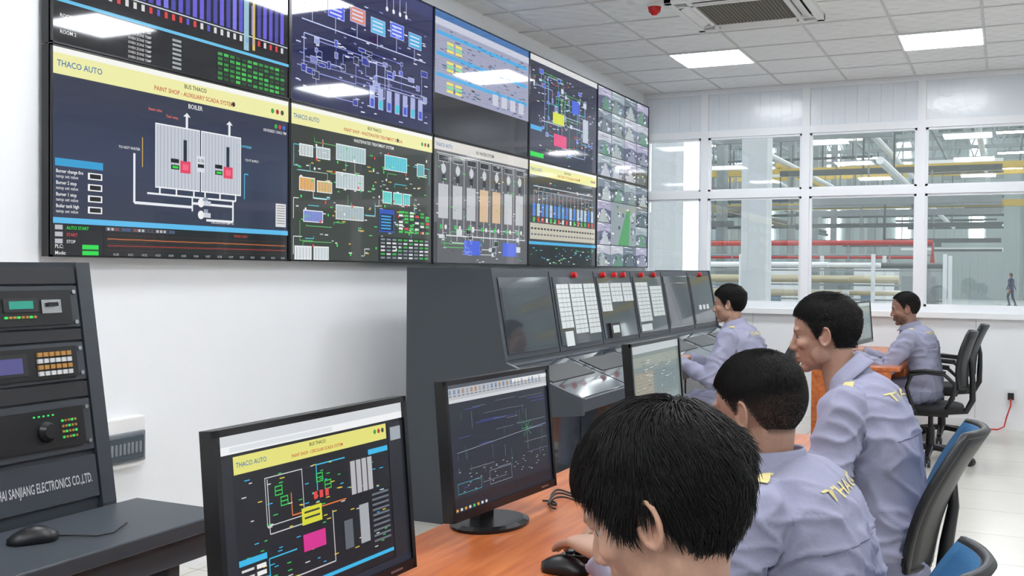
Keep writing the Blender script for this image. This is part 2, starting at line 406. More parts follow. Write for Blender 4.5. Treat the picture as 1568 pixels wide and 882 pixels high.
def scrA2(p, rng):
    p.rect(0, 0, 16, 9, '12141C', 1); p.rect(0, 0, 16, 1.2, '1C2440', 1.5)
    p.line([(1.5, 1.6), (15.8, 1.6)], .05, '3A4A80')
    for k in range(26):
        u = 3+k*.49; h = rng.uniform(1.2, 3.6); p.rect(u, 6.0-h, u+.3, 6.0, rng.choice(('5A56C8', '6A60D8', '4A48A8', '7C78E8')), 3)
        p.text('%d' % rng.randint(10, 99), u+.15, 6.0-h-.1, .14, 'C0C0FF')
        p.rect(u+.05, 6.2, u+.25, 6.5, rng.choice(('D8D8D8', '5A56C8', 'D84040')), 4)
    p.line([(2.8, 6.1), (15.9, 6.1)], .06, 'D0D8E0'); p.rect(12.2, 4.2, 12.6, 6.9, '98C0D0', 4); p.rect(12.9, 3.8, 13.1, 6.8, 'D8C060', 4)
    for k in range(7):
        p.text(('Mode', 'Status', 'INVERTER', 'ALARM')[k % 4], .3, 1.9+k*.72, .16, 'E8E8E8', 3, 'l')
        p.rect(1.5, 1.7+k*.72, 2.3, 1.98+k*.72, rng.choice(('3AA0D8', '2C70B0', 'E0E0E0')), 4)
    p.rect(0, 7.0, 16, 7.15, '68C0E8', 3)
    for i in range(12):
        for k in range(6):
            p.rect(10.2+i*.46, 7.4+k*.25, 10.55+i*.46, 7.55+k*.25, rng.choice(('2E8A3A', '46C050', '204828', '38A048')), 4)
    for k in range(7): p.text('OVEN ZONE TEMP', 4.2, 7.5+k*.22, .12, 'D0D0D0', 3, 'l'); p.rect(7, 7.38+k*.22, 7.6, 7.5+k*.22, 'A0A8A8', 4)
    p.rect(0, 7.4, 2.9, 9, '0A0C12', 2)
    for k in range(3): p.text('ROOM %d' % k, .4, 7.8+k*.35, .16, 'E0E0E0', 3, 'l')

def scrB1(p, rng):
    p.rect(0, 0, 16, 9, '32362F', 1); header(p, 'BUS THACO', 'PAINT SHOP - WASTEWATER TREATMENT SCADA')
    p.text('WASTEWATER TREATMENT SYSTEM', 8.6, 1.5, .2, 'E8E8E8')
    for (u, v, a, b, c) in ((4.4, 1.8, 3.2, 1.0, 'AFC8CC'), (9.8, 1.9, 2.8, 1.0, '5CC8D8'), (4.4, 3.5, 3.0, 1.0, 'C0CCD0'), (4.4, 5.5, 3.0, .9, 'A8B8BC'), (9.6, 4.3, 1.1, .8, '5CD0C8'), (10.9, 4.3, 1.1, .8, '5CD0C8'), (12.1, 4.3, .9, .8, '58C8C8'),
                            (.8, 4.1, 1.5, .8, 'E0A860'), (2.5, 4.2, 1.5, .7, 'D8B070'), (1.2, 6.0, 1.9, .7, '7C88D0'), (.8, 2.2, 1.3, .7, 'C8D0D0'), (2.4, 2.2, 1.4, .7, 'B8C4C8'), (.4, 8.1, 1.6, .8, 'D8DCE0'), (2.2, 8.1, 1.5, .8, 'D0D8DC'), (13.9, 2.1, 1, .9, '68B0B8')):
        p.rect(u, v, u+a, v+b, c, 4); p.frame(u, v, u+a, v+b, .05, 'F0F4F4', 5)
        for k in range(int(a/.3)): p.line([(u+.2+k*.3, v+.1), (u+.2+k*.3, v+b)], .03, '788890', 6)
    for _ in range(34):
        u, v = rng.uniform(.5, 14), rng.uniform(1.9, 8.2); e = rng.uniform(-3, 3); f = rng.uniform(-1.2, 1.2)
        p.line([(u, v), (min(15.6, max(.3, u+e)), v), (min(15.6, max(.3, u+e)), min(8.6, max(1.7, v+f)))], .045, rng.choice(('E8ECEC', '50C8D8', '58B860', 'B0B8B0')), 3)
    p.rect(9.2, 5.5, 11.0, 7.0, '2850B8', 6); p.rect(9.3, 5.8, 10.9, 6.9, '101828', 7)
    for k in range(5): p.rect(9.4, 5.9+k*.2, 10.6, 6.0+k*.2, '40A0E0', 8)
    for i in range(6):
        for k in range(7): p.rect(11.6+i*.7, 5.5+k*.22, 12.1+i*.7, 5.64+k*.22, rng.choice(('38B048', '48C858', 'D84040', 'E8E8E8', '20242A')), 6)
    p.rect(9.2, 7.3, 15.9, 8.9, '15171A', 5)
    for i in range(9):
        for k in range(6): p.rect(9.4+i*.7, 7.4+k*.24, 9.9+i*.7, 7.52+k*.24, rng.choice(('D8D8D8', '808890', '38B048')), 6)
    ticks(p, rng, .4, 1.8, 15.5, 8.8, 170, ('E0E0E0', '48C858', 'A8B0B0', 'D0B040'), .4)
    for _ in range(50): p.circ(rng.uniform(.5, 15.5), rng.uniform(1.8, 8.6), .09, rng.choice(('40D058', '40D058', 'E04848', 'E8E8E8')), 7, 8)

def scrB2(p, rng):
    p.rect(0, 0, 16, 9, '252A52', 1); p.rect(0, 0, 16, .9, '30366A', 1.5)
    cols = ('3E55D8', '4A5CE8', 'D88878', '58B8E0', '4A68E8', '3AA8D8')
    for k in range(6):
        u = 1.2+k*2.3; v = 2.2+(.2 if k % 2 else 0)
        p.rect(u, v, u+1.7, v+1.0, cols[k], 4); p.frame(u, v, u+1.7, v+1.0, .05, 'B8C0F0', 5)
        for q in range(3): p.rect(u+.2, v+.2+q*.25, u+1.4, v+.3+q*.25, 'D8DCF0', 6)
        p.line([(u+.8, v+1.0), (u+.8, v+1.9)], .06, 'B8C0E8')
    p.line([(1, 4.1), (15, 4.1)], .07, 'C8D0F0'); p.line([(1, 6.5), (15, 6.5)], .05, '8890D0')
    schem(p, rng, .5, 4.3, 15.5, 8.6, 34, ('3038A0', '4858D0', '2A2F5A', '7880C8', '98A0D8'), ('9098D8', 'C0C8F0', '6870C0'))
    for k in range(7): p.rect(8.0+k*1.0, 6.8, 8.6+k*1.0, 8.2, 'A8B0DC', 5); p.rect(8.1+k*1.0, 7.6, 8.5+k*1.0, 8.1, '38C8D8' if k % 2 else '4858D0', 6)
    ticks(p, rng, .4, 1.0, 15.5, 8.8, 110, ('C8D0F0', '8890D0', 'F0F0F8'))
    for k in range(4): p.line([(10+k*.8, .5), (10+k*.8, 1.6)], .05, 'E0E0F0'); p.circ(10+k*.8, 1.5, .16, 'E8E8F0', 4)

def scrC1(p, rng):
    p.rect(0, 0, 16, 9, '5B5B60', 1); p.rect(0, 0, 16, .8, 'D6D2CC', 2); p.text('THACO AUTO', .3, .55, .26, '2E6FA8', 4, 'l'); p.text('RO WATER SYSTEM', 8, .55, .24, '303030', 4)
    for k in range(7):
        u = .7+k*2.15
        p.rect(u, 1.1, u+1.5, 1.6, '2A2C30', 3); p.frame(u, 1.1, u+1.5, 1.6, .04, 'C8C8C8', 5)
        p.circ(u+.75, 2.1, .35, 'C8CCD0', 4); p.rect(u+.5, 2.5, u+1.0, 3.0, '2A2C30', 4)
        p.rect(u, 3.2, u+1.45, 5.7, 'C9A987' if k in (3, 4) else 'B2B4B8', 4)
        for q in range(6): p.rect(u+.05+q*.24, 3.25, u+.15+q*.24, 5.65, 'DCC3A4' if k in (3, 4) else 'CCCED2', 5)
        p.line([(u+.7, 1.6), (u+.7, 3.2)], .07, 'E0E0E0'); p.line([(u+.7, 5.7), (u+.7, 7.3)], .07, 'D8D8D8')
        p.circ(u+.4, 6.3, .18, '38C050', 5); p.circ(u+1.1, 6.3, .18, 'E0E0E0', 5)
        p.line([(u+1.75, 1.0), (u+1.75, 7.0)], .04, 'F0F0F0')
    p.line([(.5, 6.9), (15.5, 6.9)], .08, 'D8D8E0'); p.line([(.5, 1.0), (15.5, 1.0)], .05, 'E0E0E0')
    p.rect(4.6, 7.2, 7.3, 8.3, '4862D8', 5); p.rect(11.2, 7.2, 13.8, 8.3, '4862D8', 5); p.rect(0, 6.0, .6, 9, '303238', 3)
    schem(p, rng, .5, 5.9, 15.5, 8.8, 22, ('2A2C30', 'D0D4D8', '3C4048'), ('C8C8D0', '58B860', 'D8D8D8'))
    ticks(p, rng, .4, 1.0, 15.5, 8.8, 120, ('E8E8E8', '303238', '48C858', 'B0B4B8'))

def scrC2(p, rng):
    p.rect(0, 0, 16, 9, '24252B', 1); p.rect(0, 0, 16, 5.9, '9EA1BA', 1.5); p.rect(0, 0, 16, .5, '3E6EA8', 2); p.rect(0, .5, 16, 1.0, 'C4C8D8', 2)
    for k in range(20): p.rect(0.2, 1.2+k*.23, 15.7, 1.22+k*.23, '8A8CA4', 3)
    for k in range(12): p.rect(.5+k*1.3, 1.1, .52+k*1.3, 5.8, '8A8CA4', 3)
    for k in range(3): p.rect(.3, 1.4+k*1.5, 15.6, 1.68+k*1.5, '48A8E0', 4)
    for (u, v) in ((1.8, 2.0), (3.1, 2.0), (1.8, 3.4), (3.1, 3.4), (1.8, 4.9), (3.1, 4.9)):
        for q in range(3): p.rect(u, v+q*.27, u+1.0, v+.2+q*.27, 'E8E070' if q != 1 else '88D8A0', 5)
    ticks(p, rng, .4, 1.1, 15.5, 5.7, 150, ('404458', '303448', '5A5E78', '2E6FA8'), .7)
    for k in range(4): p.rect(9.2+k*1.6, 4.6, 10.2+k*1.6, 5.5, 'C8CAD8', 5)

def scrD1(p, rng):
    p.rect(0, 0, 16, 9, '3A3D40', 1); header(p, 'BUS THACO', 'PAINT SHOP - PT ED SCADA SYSTEM')
    p.line([(1, 2.1), (15, 2.1)], .08, 'D0D0D0'); p.line([(1, 2.5), (15, 2.5)], .06, 'A8A8A8')
    for k in range(16):
        u = .8+k*.92; p.rect(u, 3.6, u+.6, 4.7, rng.choice(('4A80D8', 'D8D8D8', 'B0C8E0', '5898D8')), 4); p.line([(u+.3, 2.5), (u+.3, 3.6)], .05, 'D8D8D8'); p.rect(u+.1, 4.8, u+.5, 5.2, rng.choice(('E05040', '48C858', 'E8E8E8')), 4)
    p.rect(.3, 5.3, 15.7, 6.7, 'C4BFAF', 3)
    for k in range(22): p.rect(.5+k*.69, 5.7, .95+k*.69, 5.85, '2A2A2A', 4); p.rect(.5+k*.69, 6.2, .95+k*.69, 6.35, '6A6A70', 4)
    p.rect(0, 6.9, 16, 7.15, '48B0E0', 3); p.rect(0, 7.2, 16, 9, '15171B', 2)
    ticks(p, rng, .4, 7.3, 15.5, 8.8, 50, ('48C858', 'E8E8E8', '48A8E0')); ticks(p, rng, .4, 1.6, 15.5, 5.2, 90, ('E8E8E8', '48A8E0', 'C04040'))

def scrD2(p, rng):
    p.rect(0, 0, 16, 9, '2A2D44', 1); p.rect(0, 0, 16, .5, 'D8D8D8', 2)
    schem(p, rng, .5, .8, 15.5, 8.4, 44, ('4A68D8', '30344C', '7880C8', 'C8D0E0', '303C80'), ('A8B0E0', '48C8D8', 'D8D8E0', '58B860'))
    p.rect(5.0, 4.3, 7.6, 5.3, 'D8E040', 6); p.rect(5.2, 6.2, 8.2, 7.3, 'E03878', 6); p.rect(9.4, 2.6, 11.2, 3.8, '4A68D8', 6); p.rect(12.2, 4.0, 13.6, 6.2, 'B8C0D0', 6)
    p.rect(0.2, 6.0, 2.6, 6.4, '48A8E0', 6); p.rect(.2, 8.3, 3.0, 8.7, '28D848', 6)
    ticks(p, rng, .4, 1.0, 15.5, 8.8, 130, ('E8E8F0', '48C858', 'C8D0F0', 'E05050'))

def scrE(p, rng):
    p.rect(0, 0, 16, 9, '15181B', 1)
    def cl(t, lo, hi): return max(lo, min(hi, t))
    for i in range(4):
        for j in range(4):
            u0, v0, u1, v1 = i*4+.05, j*2.25+.04, i*4+3.95, j*2.25+2.21
            sky, flr, wl = rng.choice((('9AA8B0', '7C8C8A', '5C6A74'), ('B8BCC8', '98A0A0', '707A8A'), ('6C7A88', '586870', '3E4850'), ('A8A4C0', '8A8AA0', '5A5C78')))
            p.rect(u0, v0, u1, v1, sky, 2)
            hx = rng.uniform(u0+1.2, u1-1.2); hy = v0+.75
            p.poly([(u0, hy+.2), (hx-.3, hy), (hx+.3, hy), (u1, hy+.2), (u1, v1), (u0, v1)], wl, 3)
            p.poly([(hx-.25, hy+.05), (hx+.25, hy+.05), (cl(hx+1.7, u0, u1), v1), (cl(hx-1.5, u0, u1), v1)], rng.choice((flr, flr, '5E8A74', 'A8B0B0', 'B8BCC8')), 4)
            for q in range(18):
                t = rng.uniform(.15, 1); sd = rng.choice((-1, 1)); cx_ = hx+sd*(.3+1.6*t*rng.uniform(.5, 1.3)); cy_ = hy+.1+1.2*t
                w_, h_ = .12+.35*t*rng.random(), .1+.35*t*rng.random()
                a, b_, c, d = cl(cx_-w_, u0, u1), cl(cy_-h_, v0, v1), cl(cx_+w_, u0, u1), cl(cy_, v0, v1)
                if c-a > .08 and d-b_ > .05: p.rect(a, b_, c, d, rng.choice(('D4DCE0', '2C3438', 'C0C8D8', '48565C', '7A8CA4', 'E8ECF0', '6A8A90', '8A84B0')), 5+q*.1)
            for q in range(5):
                yy = v0+rng.uniform(.08, .6); p.line([(cl(hx+rng.uniform(-1.8, 0), u0, u1), yy), (cl(hx+rng.uniform(0, 1.8), u0, u1), yy+.05)], .035, rng.choice(('F0F4F8', '3A444A', 'E8ECF0')), 7)
            p.rect(u0+.1, v0+.05, u0+1.3, v0+.13, 'F0F0F0', 8)

W, H = 1.46, .821
t2y = lambda t: W*t-1.589
ZB = 1.418
conts = [[scrA1, scrB1, scrC1, scrD1, scrE], [scrA2, scrB2, scrC2, scrD2, scrE]]
for r in range(2):
    for c in range(5):
        rng = random.Random(10*r+c+3)
        mb = MB(); y0 = t2y(3+c); z0 = ZB+r*H; y1 = y0+W; z1 = z0+H
        mb.box(-.048, -.002, y0+.002, y1-.002, z0+.002, z1-.002, 0)
        bz = .009
        sc = (W-2*bz)/16
        P = Pan(mb, (-.001, y0+bz, z1-bz), (0, 1, 0), (0, 0, -1), (1, 0, 0), sc, 1)
        conts[r][c](P, rng)
        if c == 4 and r == 0:
            P.rect(4.05, 2.3, 11.95, 6.7, '8E9AA0', 9); P.poly([(6.2, 6.7), (8.8, 2.9), (10, 2.9), (9.6, 6.7)], '4C9A5C', 10)
            rq = random.Random(2)
            for q in range(26):
                a, b_ = rq.uniform(4.1, 11), rq.uniform(2.5, 6.1)
                if 6.5 < a < 9.6 and b_ > 3.4: continue
                P.rect(a, b_, a+rq.uniform(.2, .8), b_+rq.uniform(.15, .5), rq.choice(('D8E0E4', '3A464A', '60727C', 'C0C8CC')), 11)
        for q in ((y0+.002, y1-.002, z0+.002, z0+bz), (y0+.002, y1-.002, z1-bz, z1-.002), (y0+.002, y0+bz, z0, z1), (y1-bz, y1-.002, z0, z1)):
            mb.box(-.01, .006, q[0], q[1], q[2], q[3], 0)
        mb.obj('video_wall_display', [m_bezel, m_disp], usecol=True)
br = MB(); br.box(LX, -.045, t2y(3)+.1, t2y(8)-.05, ZB+.1, ZB+2*H-.1); br.obj('display_mounting_frame', [m_darkg])

# ------------------------------------------------------------------ control console
Y0, Y1 = 4.84, 9.3; n = 6; cw = (Y1-Y0)/n
CT = 1.385
prof = [(.35, 0), (.35, CT), (.85, CT), (.94, .88), (1.375, .72), (1.375, .655), (1.06, .62), (1.06, 0)]
cs = MB()
def extr(mb, prof, y0, y1, m=0):
    vs = [(a, y0, b) for a, b in prof]+[(a, y1, b) for a, b in prof]; k = len(prof)
    fs = [tuple(range(k)), tuple(range(2*k-1, k-1, -1))]+[(i, i+k, (i+1) % k+k, (i+1) % k) for i in range(k)]
    mb.add(vs, fs, m)
side = [(.345, 0), (.345, CT+.008), (.862, CT+.008), (.955, .893), (1.39, .732), (1.39, .645), (1.075, .61), (1.075, 0)]
extr(cs, side, Y0, Y0+.03, 0); extr(cs, side, Y1-.03, Y1, 0)
extr(cs, prof, Y0+.03, Y1-.03, 0)
S0 = Vector((.85, 0, CT)); S1 = Vector((.94, 0, .88)); sv = (S1-S0).normalized(); sn = Vector((-sv.z, 0, sv.x)); sl = (S1-S0).length
D1v = (Vector((1.375, 0, .72))-S1).normalized(); dn = Vector((-D1v.z, 0, D1v.x)); dl = (Vector((1.375, 0, .72))-S1).length
for k in range(n):
    ya = Y0+.03+k*(cw-.01); yb = ya+cw-.012
    P = Pan(cs, (S0.x, ya, S0.z), (0, 1, 0), sv, sn)
    wd = yb-ya
    P.box(.008, .01, wd-.008, sl-.02, 0, .006, 0)
    P.box(.035, .045, wd-.035, sl-.05, .006, .012, 1)
    if k == 0 or k >= 4:
        P.box(.05, .1, wd-.05, sl-.07, .012, .014, 1)
    lamps = {1: [.5], 2: [.2, .5, .75], 3: [.3, .7], 5: [.5]}.get(k, [])
    for q in lamps:
        c = P.pt(wd*q, .035, .006); cs.tube([c, c+sn*.03], [.02, .017], 14, 3)
    shs = {1: [(.05, .09, .25, .36), (.28, .09, .5, .40), (.53, .09, .74, .41)], 2: [(.04, .09, .24, .28), (.27, .09, .5, .22), (.53, .09, .74, .22)], 3: [(.05, .09, .34, .38), (.4, .12, .7, .35)]}.get(k, [])
    for (a, b_, c, d) in shs:
        a, c = a*wd/.74*.93+.02, c*wd/.74*.93+.02
        P.box(a, b_, c, d, .012, .016, 2)
        rows = int((d-b_)/.028)
        for q in range(1, rows): P.rect(a, b_+q*.028, c, b_+q*.028+.0035, '000000', 34, m=4)
        for q in (.33, .66): P.rect(a+(c-a)*q, b_, a+(c-a)*q+.003, d, '000000', 34, m=4)
    if k == 1: P.box(.1, .38, .22, .47, .012, .017, 2)
    if k == 2:
        P.box(.12, .36, .3, .46, .012, .03, 5); P.box(.15, .38, .27, .43, .03, .033, 2)
    if k == 3: P.box(.07, .4, .3, .45, .012, .016, 2)
    if k == 5:
        for q in range(3): P.box(.2+q*.12, .3, .26+q*.12, .34, .012, .02, 2)
    P2 = Pan(cs, (S1.x, ya, S1.z), (0, 1, 0), D1v, dn)
    P2.box(.01, .03, wd-.01, dl-.015, 0, .006, 1)
    P2.box(.06, .1, wd-.06, .26, .006, .01, 5)
    cs.box(1.06, 1.072, ya+.02, yb-.02, .06, .58, 1)
cs.obj('control_console', [m_steel, m_steel2, m_paper, m_red, M('label_grid', '7C8A88', .6), m_dark], bevel=.003)

# ------------------------------------------------------------------ fire alarm rack at left
rk = MB(); ry0, ry1 = 1.38, 2.02
rp = [(.45, 0), (.45, 1.38), (1.05, 1.38), (1.15, .76), (1.15, 0)]
extr(rk, rp, ry0+.02, ry1-.02, 0)
rs = [(.44, 0), (.44, 1.392), (1.065, 1.392), (1.168, .755), (1.168, 0)]
extr(rk, rs, ry0, ry0+.025, 0); extr(rk, rs, ry1-.045, ry1, 0)
A0 = Vector((1.05, 0, 1.38)); A1 = Vector((1.15, 0, .76)); av = (A1-A0).normalized(); an = Vector((-av.z, 0, av.x)); al = (A1-A0).length
wd = ry1-.045-ry0-.025
P = Pan(rk, (A0.x, ry0+.025, A0.z), (0, 1, 0), av, an, 1, 1)
def unit(v0, v1, mt=1): P.box(.006, v0+.003, wd-.006, v1-.003, .002, .014, mt)
unit(.0, .05); unit(.05, .165, 0); unit(.165, .20); unit(.20, .305, 0); unit(.305, .35); unit(.35, .49, 0); unit(.50, .615, 0)
for v0, v1 in ((.065, .155), (.213, .293), (.37, .47)):
    P.box(.03, v0, wd-.035, v1, .014, .022, 5)
for v in (.07, .15, .22, .285, .375, .465):
    for u in (.018, wd-.02):
        c = P.pt(u, v, .014); rk.tube([c, c+an*.006], .006, 8, 2)
P.text('UNIT 1', .3, .08, .008, 'C0C0C0', 45, m=3)
P.box(.33, .085, .43, .12, .022, .025, 1); P.box(.345, .092, .415, .112, .025, .026, 4)
P.box(.44, .09, .5, .125, .022, .026, 2); P.box(.455, .098, .485, .108, .026, .034, 5)
for q in range(8): P.box(.33+q*.012, .13, .338+q*.012, .136, .022, .026, 7 if q % 3 else 6)
P.box(.28, .225, .38, .28, .022, .025, 1); P.box(.295, .235, .365, .273, .025, .026, 8)
for i in range(6):
    for j in range(4): P.box(.41+i*.018, .225+j*.016, .423+i*.018, .236+j*.016, .022, .028, 7 if j % 2 == 0 else 3)
c = P.pt(.415, .425, .022); rk.tube([c, c+an*.006, c+an*.02], [.026, .026, .018], 20, 5)
for i in range(5):
    for j in range(4): P.box(.462+i*.01, .40+j*.014, .467+i*.01, .406+j*.014, .022, .026, 7 if (i+j) % 3 else 6)
for q in range(5): P.box(.38+q*.014, .383, .385+q*.014, .387, .022, .024, 6)
P.text('SHANGHAI SANJIANG ELECTRONICS CO.,LTD.', wd-.025, .572, .024, 'D8D8D8', 31, 'r', m=3, xs=.47)
rk.obj('fire_alarm_control_rack', [m_steel, m_darkg, m_chrome, M('pale_print', 'D6D9DB', .5), M('lcd_green', '2F8F7C', .2, emit=.35), m_dark, M('led_green', '38C058', .3, emit=.6), M('key_orange', 'B98A4A', .4), M('lcd_violet', '4A4A7A', .2, emit=.4)], bevel=.0015)
dk = MB()
dk.box(1.17, 1.50, -.3, 2.09, .712, .749, 0); dk.box(1.18, 1.47, -.3, 2.06, .64, .712, 0)
dk.box(1.18, 1.42, .3, .34, 0, .64, 0); dk.box(1.18, 1.44, 1.93, 1.97, 0, .64, 0)
dk.obj('steel_equipment_desk', [m_steel], bevel=.004)

def mouse(x, y, z, rot, name='computer_mouse', wire=None):
    m_ = MB(); rr = []
    for k in range(9):
        t = k/8; xx = -.055+t*.11; w_ = .031*math.sqrt(max(.02, 1-((t-.5)*2)**4)); h_ = .036*math.sin(math.pi*(.12+.8*(1-t)))*.95+.004
        ring = []
        for q in range(12):
            a = 2*math.pi*q/12; ring.append((xx, w_*math.cos(a), max(0, h_*math.sin(a)) if math.sin(a) > 0 else 0))
        rr.append(ring)
    m_.rings(rr); m_.tube([(.02, 0, .024), (.035, 0, .022)], .004, 8, 1)
    if wire:
        m_.tube(wire, .0022, 6, 0)
    return m_.obj(name, [m_dark, m_darkg], None, (x, y, z), rot, smooth=True)
mouse(1.31, 1.64, .750, math.radians(60), wire=[(.055, 0, .006), (.09, -.01, .004), (.13, -.04, .004), (.17, -.03, .004), (.2, .02, .004), (.22, .05, .004)])

# wall breaker box
bx = MB(); by0, by1 = 3.04, 3.30
bx.box(LX, LX+.05, by0, by1, .535, .745, 0); bx.box(LX+.05, LX+.062, by0+.01, by1-.01, .555, .685, 1); bx.box(LX+.062, LX+.075, by0+.03, by1-.03, .57, .67, 2)
for k in range(8): bx.box(LX+.064, LX+.078, by0+.045+k*.022, by0+.060+k*.022, .595, .645, 1)
bx.obj('breaker_box', [m_white, M('grey_plastic', '7E848A', .4), M('smoked_cover', '3A4650', .15)], bevel=.005)

# back wall outlet
ot = MB(); ot.box(3.32, 3.42, RY1-.02, RY1, .24, .36, 0); ot.box(3.345, 3.395, RY1-.045, RY1-.02, .27, .33, 1)
ot.tube([(3.37, RY1-.045, .28), (3.37, RY1-.06, .22), (3.34, RY1-.05, .12), (3.32, RY1-.05, .03), (3.27, RY1-.08, .006), (3.1, RY1-.1, .006), (2.9, RY1-.09, .006)], .006, 8, 2)
ot.obj('wall_outlet', [m_white, m_dark, m_cord])

# ------------------------------------------------------------------ wooden desks
mwd = bpy.data.materials.new('orange_wood_laminate'); mwd.use_nodes = True; nt = mwd.node_tree; b = nt.nodes['Principled BSDF']
tc = nt.nodes.new('ShaderNodeTexCoord'); mp = nt.nodes.new('ShaderNodeMapping'); mp.inputs['Scale'].default_value = (14, 1.2, 14)
nz = nt.nodes.new('ShaderNodeTexNoise'); nz.inputs['Scale'].default_value = 3; nz.inputs['Detail'].default_value = 6
cr = nt.nodes.new('ShaderNodeValToRGB'); cr.color_ramp.elements[0].color = lin('A8542A')+(1,); cr.color_ramp.elements[1].color = lin('CC7A44')+(1,)
cr.color_ramp.elements[0].position = .3; cr.color_ramp.elements[1].position = .7
nt.links.new(tc.outputs['Object'], mp.inputs[0]); nt.links.new(mp.outputs[0], nz.inputs['Vector']); nt.links.new(nz.outputs['Fac'], cr.inputs[0]); nt.links.new(cr.outputs[0], b.inputs['Base Color'])
b.inputs['Roughness'].default_value = .3
def desk(y0, y1, n):
    d = MB(); d.box(2.0, 2.66, y0, y1, .695, .72); st = (y1-y0)/n
    for k in range(n+1):
        yy = min(max(y0+k*st, y0+.02), y1-.02); d.box(2.06, 2.60, yy-.012, yy+.012, 0, .695)
    d.box(2.1, 2.118, y0+.03, y1-.03, .25, .695)
    d.obj('wooden_desk', [mwd], bevel=.003)
desk(.75, 4.3, 3); desk(7.6, 9.8, 2)

# monitors
def mon_web(p, rng):
    p.rect(0, 0, 16, 9.6, '17191D', 1); p.rect(0, 0, 16, .55, 'D4D8DC', 2); p.rect(0, .55, 16, .95, 'F2F3F4', 2); p.rect(.8, .62, 9, .86, 'DDE2E6', 3)
    p.rect(0, 1.1, .9, 9.2, '22262C', 2)
    p.rect(1.0, 1.1, 14.2, 2.0, 'E6E27A', 3); p.text('THACO AUTO', 1.15, 1.65, .24, '2E6FA8', 5, 'l'); p.text('BUS THACO', 7.6, 1.4, .18, '202020', 5); p.text('PAINT SHOP - CIRCULAR SCADA SYSTEM', 7.6, 1.8, .17, 'C0392B', 5)
    for k, c in enumerate(('2E9E3E', 'B03030', '404040')): p.circ(13+k*.4, 1.45, .14, c, 5)
    p.line([(3.4, 2.6), (3.4, 5.4), (6.4, 5.4)], .06, 'C8C8C8'); p.line([(7.4, 3.9), (7.4, 2.5), (10, 2.5)], .07, '38B8E0')
    p.line([(5.2, 3.6), (5.2, 4.8), (9.9, 4.8)], .07, 'E07838'); p.line([(8.6, 5.2), (8.6, 8), (4, 8)], .07, 'C8C8C8'); p.line([(5.4, 6.6), (3.2, 6.6), (3.2, 7.8)], .07, '38B8E0')
    p.rect(5.9, 4.6, 7.6, 5.5, 'D8D838', 5); p.rect(5.9, 6.0, 7.8, 6.9, 'D83090', 5)
    p.rect(6.1, 4.8, 7.4, 4.9, '303030', 6); p.rect(6.1, 5.1, 7.4, 5.2, '303030', 6)
    p.frame(3.2, 2.5, 6.2, 5.0, .05, 'D0D0D0')
    for (a, b_) in ((4.6, 3.9), (7.6, 3.2), (4.2, 3.3), (8.3, 3.7)):
        p.frame(a-.3, b_-.25, a+.3, b_+.25, .06, '38C850', 4); p.line([(a-.3, b_), (a+.3, b_)], .06, '38C850', 4)
    for k in range(3): p.rect(7.0+k*.5, 3.9, 7.3+k*.5, 4.3, 'E04848', 5)
    for k in range(4): p.rect(10.4+k*.55, 2.8, 10.85+k*.55, 4.7, 'B8B8BC', 5)
    p.rect(11.0, 5.4, 11.9, 7.6, 'A8ACB0', 5); p.rect(9.5, 6, 10.3, 7.6, '60666E', 5)
    p.rect(.95, 6.2, 3.0, 6.5, '38B8E8', 5)
    for k in range(5): p.rect(1.1, 6.7+k*.35, 2.0, 6.82+k*.35, 'D8D8D8', 5); p.rect(2.2, 6.66+k*.35, 2.9, 6.88+k*.35, 'F0F0F0', 5)
    p.rect(1, 8.5, 14.2, 8.7, '38B8E8', 5); p.rect(12.2, 2.4, 14.2, 2.7, '38B8E8', 5)
    for k in range(10): p.rect(12.3, 5.0+k*.3, 14.0, 5.12+k*.3, '6A7078', 5)
    p.rect(14.4, 1.1, 16, 9.2, '20242A', 3); p.rect(14.6, 1.4, 15.7, 2.2, 'A0A8B0', 4)
    p.rect(0, 9.2, 16, 9.6, '1C2838', 5)
    ticks(p, rng, 1.2, 2.3, 14, 8.3, 110, ('38D058', 'E0E0E0', '38B8E8', 'E8D040'), .4, .05)
